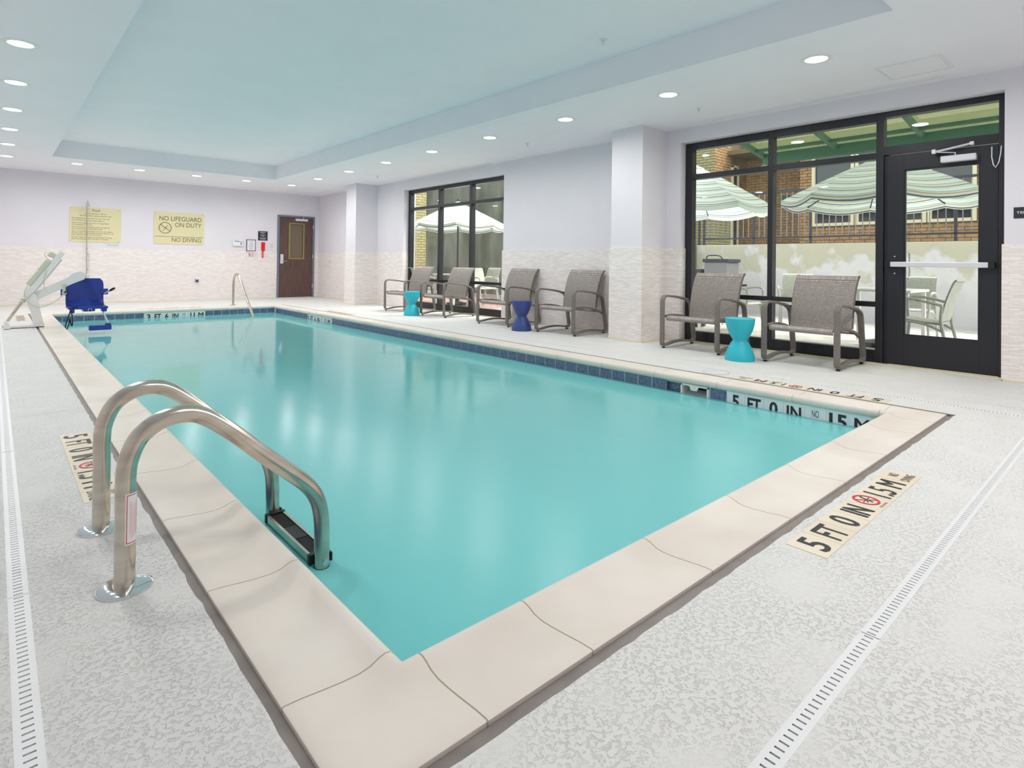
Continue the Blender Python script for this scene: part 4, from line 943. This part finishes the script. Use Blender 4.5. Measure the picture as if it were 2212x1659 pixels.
for k, x in enumerate((1.155,2.17,3.21,4.225)): put_light(x, 13.60, 'recessed ceiling light in the far row, '+['leftmost','second from the left','third from the left','fourth from the left'][k])
for k, x in enumerate((1.155,2.17,3.21,4.225,5.24)): put_light(x, .50, 'recessed ceiling light in the row over the near deck, '+['leftmost','second from the left','third from the left','fourth from the left','rightmost'][k])
def sprinkler(x, y, z, lab):
    t = thing('sprinkler', lab, 'sprinkler', (x,y,z), 'white ceiling sprinklers')
    g = G(); g.lathe([(.038,0),(.034,-.008),(.012,-.010)], (x,y,z), 20); obj('escutcheon', g, 'white', t)
    g = G(); g.tube([(x,y,z),(x,y,z-.03)], .007, 8); g.tube([(x-.012,y,z-.012),(x-.012,y,z-.04),(x,y,z-.048)], .003, 6); g.tube([(x+.012,y,z-.012),(x+.012,y,z-.04),(x,y,z-.048)], .003, 6); g.lathe([(.014,0),(.014,.002)], (x,y,z-.052), 12); obj('sprinkler_head', g, 'alu', t)
sprinkler(5.90,3.435,ZC,'ceiling sprinkler above the near window'); sprinkler(5.87,6.19,ZC,'ceiling sprinkler above the middle chairs'); sprinkler(5.93,10.75,ZC,'ceiling sprinkler above the far window'); sprinkler(4.186,3.414,ZR,'ceiling sprinkler inside the raised coffer')
def hatch(x0,x1,y0,y1,lab):
    t = thing('access_panel', lab, 'ceiling panel', ((x0+x1)/2,(y0+y1)/2,ZC), 'flush ceiling access panels')
    g = G()
    for a in ((x0,x1,y0,y0+.022),(x0,x1,y1-.022,y1),(x0,x0+.022,y0+.022,y1-.022),(x1-.022,x1,y0+.022,y1-.022)): g.box(*a, ZC-.006, ZC)
    obj('panel_frame', g, 'white', t); g = G(); g.box(x0+.026,x1-.026,y0+.026,y1-.026,ZC-.004,ZC); obj('panel', g, 'ceil', t)
hatch(5.85,6.32,1.20,1.695,'square access panel in the ceiling above the terrace door'); hatch(5.57,6.37,13.87,14.6,'access panel in the ceiling by the walnut door')
def track(x, y0, y1, lab):
    g = G(); g.box(x-.022,x+.022,y0,y1,ZC-.012,ZC); g.box(x-.006,x+.006,y0,y1,ZC-.016,ZC-.012)
    tag(obj('curtain_track', g, 'white'), lab, 'curtain track', 'white curtain tracks above the windows')
track(6.505,1.32,3.84,'white curtain track in front of the near window'); track(6.60,7.9,10.63,'white curtain track in front of the far window')

# ================================================================== OUTSIDE
g = G(); g.box(WX+TH,15.0,-6,26,-.10,-.02); struct('patio_floor', g, 'patio')
g = G(); n = 0
for i in range(14):
    for j in range(14): g.box(7.2+i*.32,7.2+i*.32+.31,9.6+j*.45,9.6+j*.45+.44,-.02,-.012)
obj('pink_pavers', g, 'paver')['kind'] = 'structure'
g = G(); g.box(12.04,12.34,-5,7.15,-.1,1.45); rw = struct('retaining_wall', g, 'stained', bevel=.01); rw['label'] = 'stained concrete retaining wall across the terrace'
g = G(); g.box(11.45,12.04,7.02,7.15,-.1,1.46); obj('return_wall', g, 'mossy', rw)
g = G(); g.box(12.0,12.3,8.2,24,-.1,4.6); struct('tall_wall', g, 'mossy')['label'] = 'tall mossy concrete wall beyond the far window'
# railing on the retaining wall
rl_ = thing('railing','dark metal railing on top of the stained retaining wall','railing',(12.15,2.5,1.45))
for y_ in (7.02,6.90,5.747,4.60,3.45,2.28,1.1,-.1):
    g = G(); g.box(12.125,12.165,y_-.02,y_+.02,1.45,2.54); obj('post', g, 'rail', rl_)
g = G(); g.box(12.12,12.17,-.1,6.9,2.52,2.56); obj('top_rail', g, 'rail', rl_)
g = G(); g.box(12.125,12.165,-.1,6.9,1.575,1.605); obj('bottom_rail', g, 'rail', rl_)
y_ = -.0
while y_ < 6.85:
    g = G(); g.box(12.138,12.152,y_-.007,y_+.007,1.605,2.52); obj('baluster', g, 'rail_light', rl_); y_ += .115
g = G(); g.tube([(12.1,7.15,2.30),(11.9,6.98,2.20),(11.9,6.75,2.05),(11.95,6.68,2.05)], .022, 8); obj('stair_handrail', g, 'rail', rl_)
# brick building
bb = struct('brick_building', loc=(15, 5, 1)); bb['label'] = 'tan brick building above the retaining wall'
g = G(); g.box(14.21,16.0,7.81,10.5,.5,5.2); g.box(16.01,16.3,5.9,8.0,.5,5.2); g.box(15.01,16.3,5.66,5.93,.5,5.2); g.box(15.01,16.3,-3,2.46,.5,5.2); g.box(15.01,16.3,2.46,5.66,.5,1.98); g.box(15.01,16.3,2.46,5.66,4.0,5.2); g.box(15.4,16.3,2.46,5.66,1.98,4.0)
obj('mortar_backing', g, 'mortar', bb)
BL, BH, CO = .215, .062, .075
cand = []
def face_x(x, y0, y1, z0, z1):
    r = 0; z = z0
    while z+BH <= z1:
        y = y0-(BL/2 if r % 2 else 0)
        while y < y1:
            a, b = max(y, y0), min(y+BL-.012, y1)
            if b-a > .04: cand.append((x, (a, b, z)))
            y += BL
        z += CO; r += 1
def face_y(yc, x0, x1, z0, z1):
    r = 0; z = z0
    while z+BH <= z1:
        x = x0-(BL/2 if r % 2 else 0)
        while x < x1:
            a, b = max(x, x0), min(x+BL-.012, x1)
            if b-a > .04: cand.append((('y', yc), (a, b, z)))
            x += BL
        z += CO; r += 1
face_x(14.2, 7.8, 8.7, 1.35, 4.3)
face_y(7.8, 14.2, 15.1, 1.35, 4.3)
n_single = len(cand)
face_x(15.0, 5.66, 5.93, 1.35, 4.2); face_x(15.0, 2.46, 5.66, 1.20, 1.97); face_x(15.0, -2.0, 2.46, 1.2, 4.2); face_x(16.0, 5.93, 7.8, 1.35, 4.4); face_y(7.8, 15.45, 16.0, 1.35, 4.3); face_y(5.66, 15.0, 15.4, 1.97, 4.0)
stuff = G(); bmesh_cache = {}
for i, (pl, (a, b, z)) in enumerate(cand):
    if isinstance(pl, tuple): dims = (a, b, pl[1]-.008, pl[1]+.01)
    else: dims = (pl-.008, pl+.01, a, b)
    if i < 300 and i < n_single:
        key = (isinstance(pl, tuple), round(b-a, 3))
        if key not in bmesh_cache:
            g = G()
            if key[0]: g.box(0,b-a,-.009,.009,0,BH)
            else: g.box(-.009,.009,0,b-a,0,BH)
            o = obj('brick', g, 'brick_yellow', bb, world=False); bmesh_cache[key] = o.data
        else: o = bpy.data.objects.new('brick', bmesh_cache[key]); COL.objects.link(o); o.parent = bb
        o.location = Vector((dims[0]+(0 if key[0] else .009), dims[2]+(.009 if key[0] else 0), z))-Vector((15,5,1))
    else: stuff.box(*dims, z, z+BH)
obj('brickwork', stuff, 'brick', bb)['kind'] = 'stuff'
def bwin(y0, y1, z0, z1, x=15.0):
    g = G(); f = .07
    for a in ((y0,y0+f,z0,z1),(y1-f,y1,z0,z1),(y0+f,y1-f,z0,z0+f),(y0+f,y1-f,z1-f,z1)): g.box(x-.04,x+.06,*a)
    o = obj('window_frame', g, 'cream_frame', bb); g = G(); g.box(x+.03,x+.035,y0+f,y1-f,z0+f,z1-f); obj('pane', g, 'dark_glass', o)
bwin(4.72,5.65,1.98,3.75); bwin(3.32,4.70,1.98,3.75); bwin(2.47,3.30,1.98,3.75)
g = G(); g.box(15.1,15.16,7.74,7.82,1.4,3.75); g.box(15.4,15.46,7.74,7.82,1.4,3.75); g.box(15.1,15.46,7.74,7.82,3.70,3.76); o = obj('window_frame', g, 'cream_frame', bb); g = G(); g.box(15.16,15.40,7.77,7.79,1.4,3.70); obj('pane', g, 'dark_glass', o)
g = G(); g.box(14.9,16.1,5.9,7.9,4.0,4.12); obj('soffit', g, 'soffit', bb)
g = G(); g.lathe([(.10,0),(.12,-.05),(.10,-.09),(.0,-.10)], (15.98,7.25,3.72), 18, 'x'); tag(obj('wall_lamp', g, 'alu'), 'round wall lamp on the brick building', 'lamp')
g = G(); g.box(15.93,16.0,6.60,6.82,2.62,2.90); tag(obj('electrical_box', g, 'green', bevel=.01), 'green electrical box on the brick wall behind the railing', 'box')
# yellow brick wing outside the far window
g = G(); g.box(7.0,9.3,14.0,14.4,0,4.6); wg = struct('brick_wing', g, 'mortar'); wg['label'] = 'yellow brick wing seen through the far window'
cand2 = []; stf = G(); z = 0; r = 0
while z < 4.4:
    x = 7.0-(BL/2 if r % 2 else 0)
    while x < 9.3:
        a, b = max(x,7.0), min(x+BL-.012,9.3)
        if b-a > .04: stf.box(a,b,13.992,14.01,z,z+BH)
        x += BL
    z += CO; r += 1
obj('brickwork', stf, 'brick_yellow', wg)['kind'] = 'stuff'

# glass canopy over the terrace
cn_ = thing('glass_canopy','green framed wired glass canopy outside the near window','canopy',(8.6,2,3))
def czz(x): return 2.88+(10.0-x)*.155
Y0c, Y1c = -2.6, 4.55
g = G(); g.box(9.93,10.07,Y0c,Y1c,2.76,2.93); obj('front_beam', g, 'green', cn_)
g = G(); g.box(9.60,9.66,Y0c,Y1c,czz(9.63)-.03,czz(9.63)+.02); obj('purlin', g, 'green', cn_)
g = G(); g.box(8.55,8.62,Y0c,Y1c,czz(8.6)-.03,czz(8.6)+.03); obj('purlin', g, 'green', cn_)
ry = [Y1c-1.15*k for k in range(7)]
for y_ in ry:
    g = G(); g.obox((7.0,y_,czz(7.0)),(9.98,y_,czz(9.98)),.06,.08); obj('rafter', g, 'green', cn_)
for a, b in zip(ry[1:], ry):
    g = G(); q = [(7.0,a+.03,czz(7.0)+.045),(9.98,a+.03,czz(9.98)+.045),(9.98,b-.03,czz(9.98)+.045),(7.0,b-.03,czz(7.0)+.045)]; g.add(q+[(x,y,z+.01) for x,y,z in q], [(3,2,1,0),(4,5,6,7),(0,1,5,4),(1,2,6,5),(2,3,7,6),(3,0,4,7)]); obj('canopy_pane', g, 'canopy_glass', cn_)
g = G()
for y_ in (Y1c-.1, .4): g.box(9.95,10.05,y_-.05,y_+.05,-.02,2.8)
# umbrellas
def umbrella(cx, cy, R, ztop, zrim, lab, rot=.2):
    t = thing('patio_umbrella', lab, 'umbrella', (cx,cy,0), 'striped patio umbrellas')
    g = G(); uv = []; nseg = 8; nr = 8; ns = 6
    H = ztop-zrim
    for k in range(nseg):
        a0 = rot+2*math.pi*k/nseg; a1 = rot+2*math.pi*(k+1)/nseg; n0 = len(g.v)
        for j in range(nr+2):
            t_ = min(j/nr, 1.0)
            for i in range(ns+1):
                s_ = i/ns; p = Vector((math.cos(a0),math.sin(a0)))*(1-s_)+Vector((math.cos(a1),math.sin(a1)))*s_
                r0 = .10+(R-.10)*t_; z = ztop-.05-(H-.05)*(t_**1.08)-.085*math.sin(math.pi*s_)*t_*t_*.7
                if j == nr+1: z -= .075; r0 *= .995
                g.v.append((cx+p.x*r0, cy+p.y*r0, z)); uv.append((s_, (t_*R if j <= nr else R+.075)))
        for j in range(nr+1):
            for i in range(ns): a = n0+j*(ns+1)+i; g.f.append((a,a+1,a+ns+2,a+ns+1))
    g.uv = uv; obj('canopy', g, 'stripe', t, recalc=False)
    g = G(); uv = []
    for k in range(nseg):
        a0 = rot+2*math.pi*k/nseg; a1 = rot+2*math.pi*(k+1)/nseg; n0 = len(g.v)
        g.v += [(cx,cy,ztop+.02),(cx+.20*math.cos(a0),cy+.20*math.sin(a0),ztop-.085),(cx+.20*math.cos(a1),cy+.20*math.sin(a1),ztop-.085)]; uv += [(.5,0),(0,.19),(1,.19)]; g.f.append((n0,n0+1,n0+2))
    g.uv = uv; obj('vent_cap', g, 'stripe', t, recalc=False)
    g = G(); g.tube([(cx,cy,0),(cx,cy,ztop+.02)], .02, 12); obj('pole', g, 'black', t)
    g = G(); g.lathe([(.012,0),(.03,.02),(.035,.045),(.02,.07),(0.004,.08)], (cx,cy,ztop+.01), 14); obj('finial', g, 'black', t)
    for k in range(nseg):
        a0 = rot+2*math.pi*k/nseg; g = G(); g.tube([(cx+.03*math.cos(a0),cy+.03*math.sin(a0),ztop-.09),(cx+(R-.01)*math.cos(a0),cy+(R-.01)*math.sin(a0),zrim-.02)], .008, 6); obj('rib', g, 'black', t)
        g = G(); g.tube([(cx+.03*math.cos(a0),cy+.03*math.sin(a0),ztop-.50),(cx+R*.5*math.cos(a0),cy+R*.5*math.sin(a0),(ztop+zrim)/2-.06)], .006, 6); obj('strut', g, 'black', t)
    g = G(); g.lathe([(.24,0),(.24,.04),(.05,.07),(.03,.25)], (cx,cy,0), 24); obj('umbrella_base', g, 'black', t)
umbrella(8.5,2.36,1.17,2.43,1.88,'striped patio umbrella outside the terrace door',.39)
umbrella(8.75,5.20,1.25,2.68,1.93,'striped patio umbrella at the left of the near window',.30)
umbrella(8.2,10.99,1.18,2.42,1.86,'striped patio umbrella outside the far window',.10)
# tables and chairs on the terrace
def table(cx, cy, lab, m_='pale_wicker'):
    t = thing('patio_table', lab, 'table', (cx,cy,0), 'terrace tables')
    g = G(); g.box(cx-.42,cx+.42,cy-.42,cy-.03,.69,.72); g.box(cx-.42,cx+.42,cy+.03,cy+.42,.69,.72); g.box(cx-.42,cx-.03,cy-.03,cy+.03,.69,.72); g.box(cx+.03,cx+.42,cy-.03,cy+.03,.69,.72); obj('tabletop', g, 'white_metal', t, bevel=.006)
    for sx in (-1,1):
        for sy in (-1,1): g = G(); g.box(cx+sx*.37-.02,cx+sx*.37+.02,cy+sy*.37-.02,cy+sy*.37+.02,0,.69); obj('leg', g, 'white_metal', t)
table(8.5,2.36,'pale table under the umbrella outside the terrace door'); table(8.75,5.20,'pale table under the left umbrella of the near window'); table(8.2,10.99,'pale table under the umbrella outside the far window')
def patio_chair(lab):
    t = thing('patio_armchair', lab, 'chair', (0,0,0), 'woven terrace armchairs')
    g = G(); g.band(arc2([(0,.40),(.03,.42),(.12,.415),(.25,.40),(.40,.39)]), .46, .02, False, 0); obj('seat', g, 'pale_wicker', t, world=False, smooth=True)
    g = G(); g.band(arc2([(.40,.42),(.42,.50),(.44,.60),(.475,.72),(.52,.84),(.545,.86)]), .46, .016, False, 0); obj('backrest', g, 'pale_wicker', t, world=False, smooth=True)
    for s_ in (-1,1):
        g = G(); g.tube(arc_pts([(.0,s_*.25,.40),(-.01,s_*.26,.55),(.0,s_*.27,.63),(.08,s_*.28,.655),(.22,s_*.275,.64),(.42,s_*.245,.59)],4), .016, 8); obj('armrest', g, 'pale_wicker', t, world=False, smooth=True)
        g = G(); g.tube(arc_pts([(.02,s_*.24,.41),(.0,s_*.245,.2),(-.02,s_*.25,0)],4), .016, 8); obj('leg', g, 'pale_wicker', t, world=False)
        g = G(); g.tube(arc_pts([(.42,s_*.23,.58),(.41,s_*.235,.42),(.45,s_*.24,.2),(.50,s_*.245,0)],4), .016, 8); obj('leg', g, 'pale_wicker', t, world=False)
        g = G(); g.tube(arc_pts([(.0,s_*.235,.40),(.15,s_*.235,.40),(.30,s_*.235,.37),(.44,s_*.235,.30)],4), .013, 8); obj('seat_rail', g, 'pale_wicker', t, world=False)
    return t
pc = patio_chair('x'); index_kids(); ft = True
for x, y, a, lab in ((7.78,1.95,-90,'pale woven armchair seen through the terrace door, in side view'),(9.40,2.30,0,'pale woven armchair behind the table seen through the terrace door'),
    (9.75,3.9,20,'woven armchair in the middle of the near window, behind the nearest lounge chair'),(8.75,4.12,90,'woven armchair on the near side of the left terrace table'),(8.35,10.0,90,'woven armchair on the near side of the far terrace table'),(8.75,10.9,0,'woven armchair behind the far terrace table'),(7.35,11.0,180,'woven armchair closest to the far window')):
    c = pc if ft else copy_tree(pc); ft = False; c.location = (x,y,0); c.rotation_euler = (0,0,math.radians(a)); c['label'] = lab
# covered grill by the retaining wall
gr = thing('grill_cart','dark grey barbecue cart standing against the retaining wall','grill',(11.2,6.1,0))
g = G(); g.box(10.95,11.45,5.72,6.22,.62,1.06); obj('grill_body', g, 'rail_light', gr, bevel=.02)
g = G(); g.box(10.93,11.47,5.69,6.25,1.06,1.13); obj('lid', g, 'rail', gr, bevel=.015)
g = G(); g.tube(arc_pts([(10.92,5.8,1.12),(10.88,5.85,1.19),(10.88,6.09,1.19),(10.92,6.14,1.12)],3), .012, 8); obj('handle', g, 'black', gr)
g = G(); g.box(10.95,11.4,6.28,6.72,.62,.92); obj('side_box', g, 'rail', gr, bevel=.02)
for x_ in (10.97,11.4):
    for y_ in (5.75,6.7): g = G(); g.tube([(x_,y_,-.02),(x_,y_,.64)], .018, 8); obj('leg', g, 'black', gr)
g = G(); g.box(10.95,11.45,5.55,6.75,.58,.62); obj('shelf', g, 'black', gr)
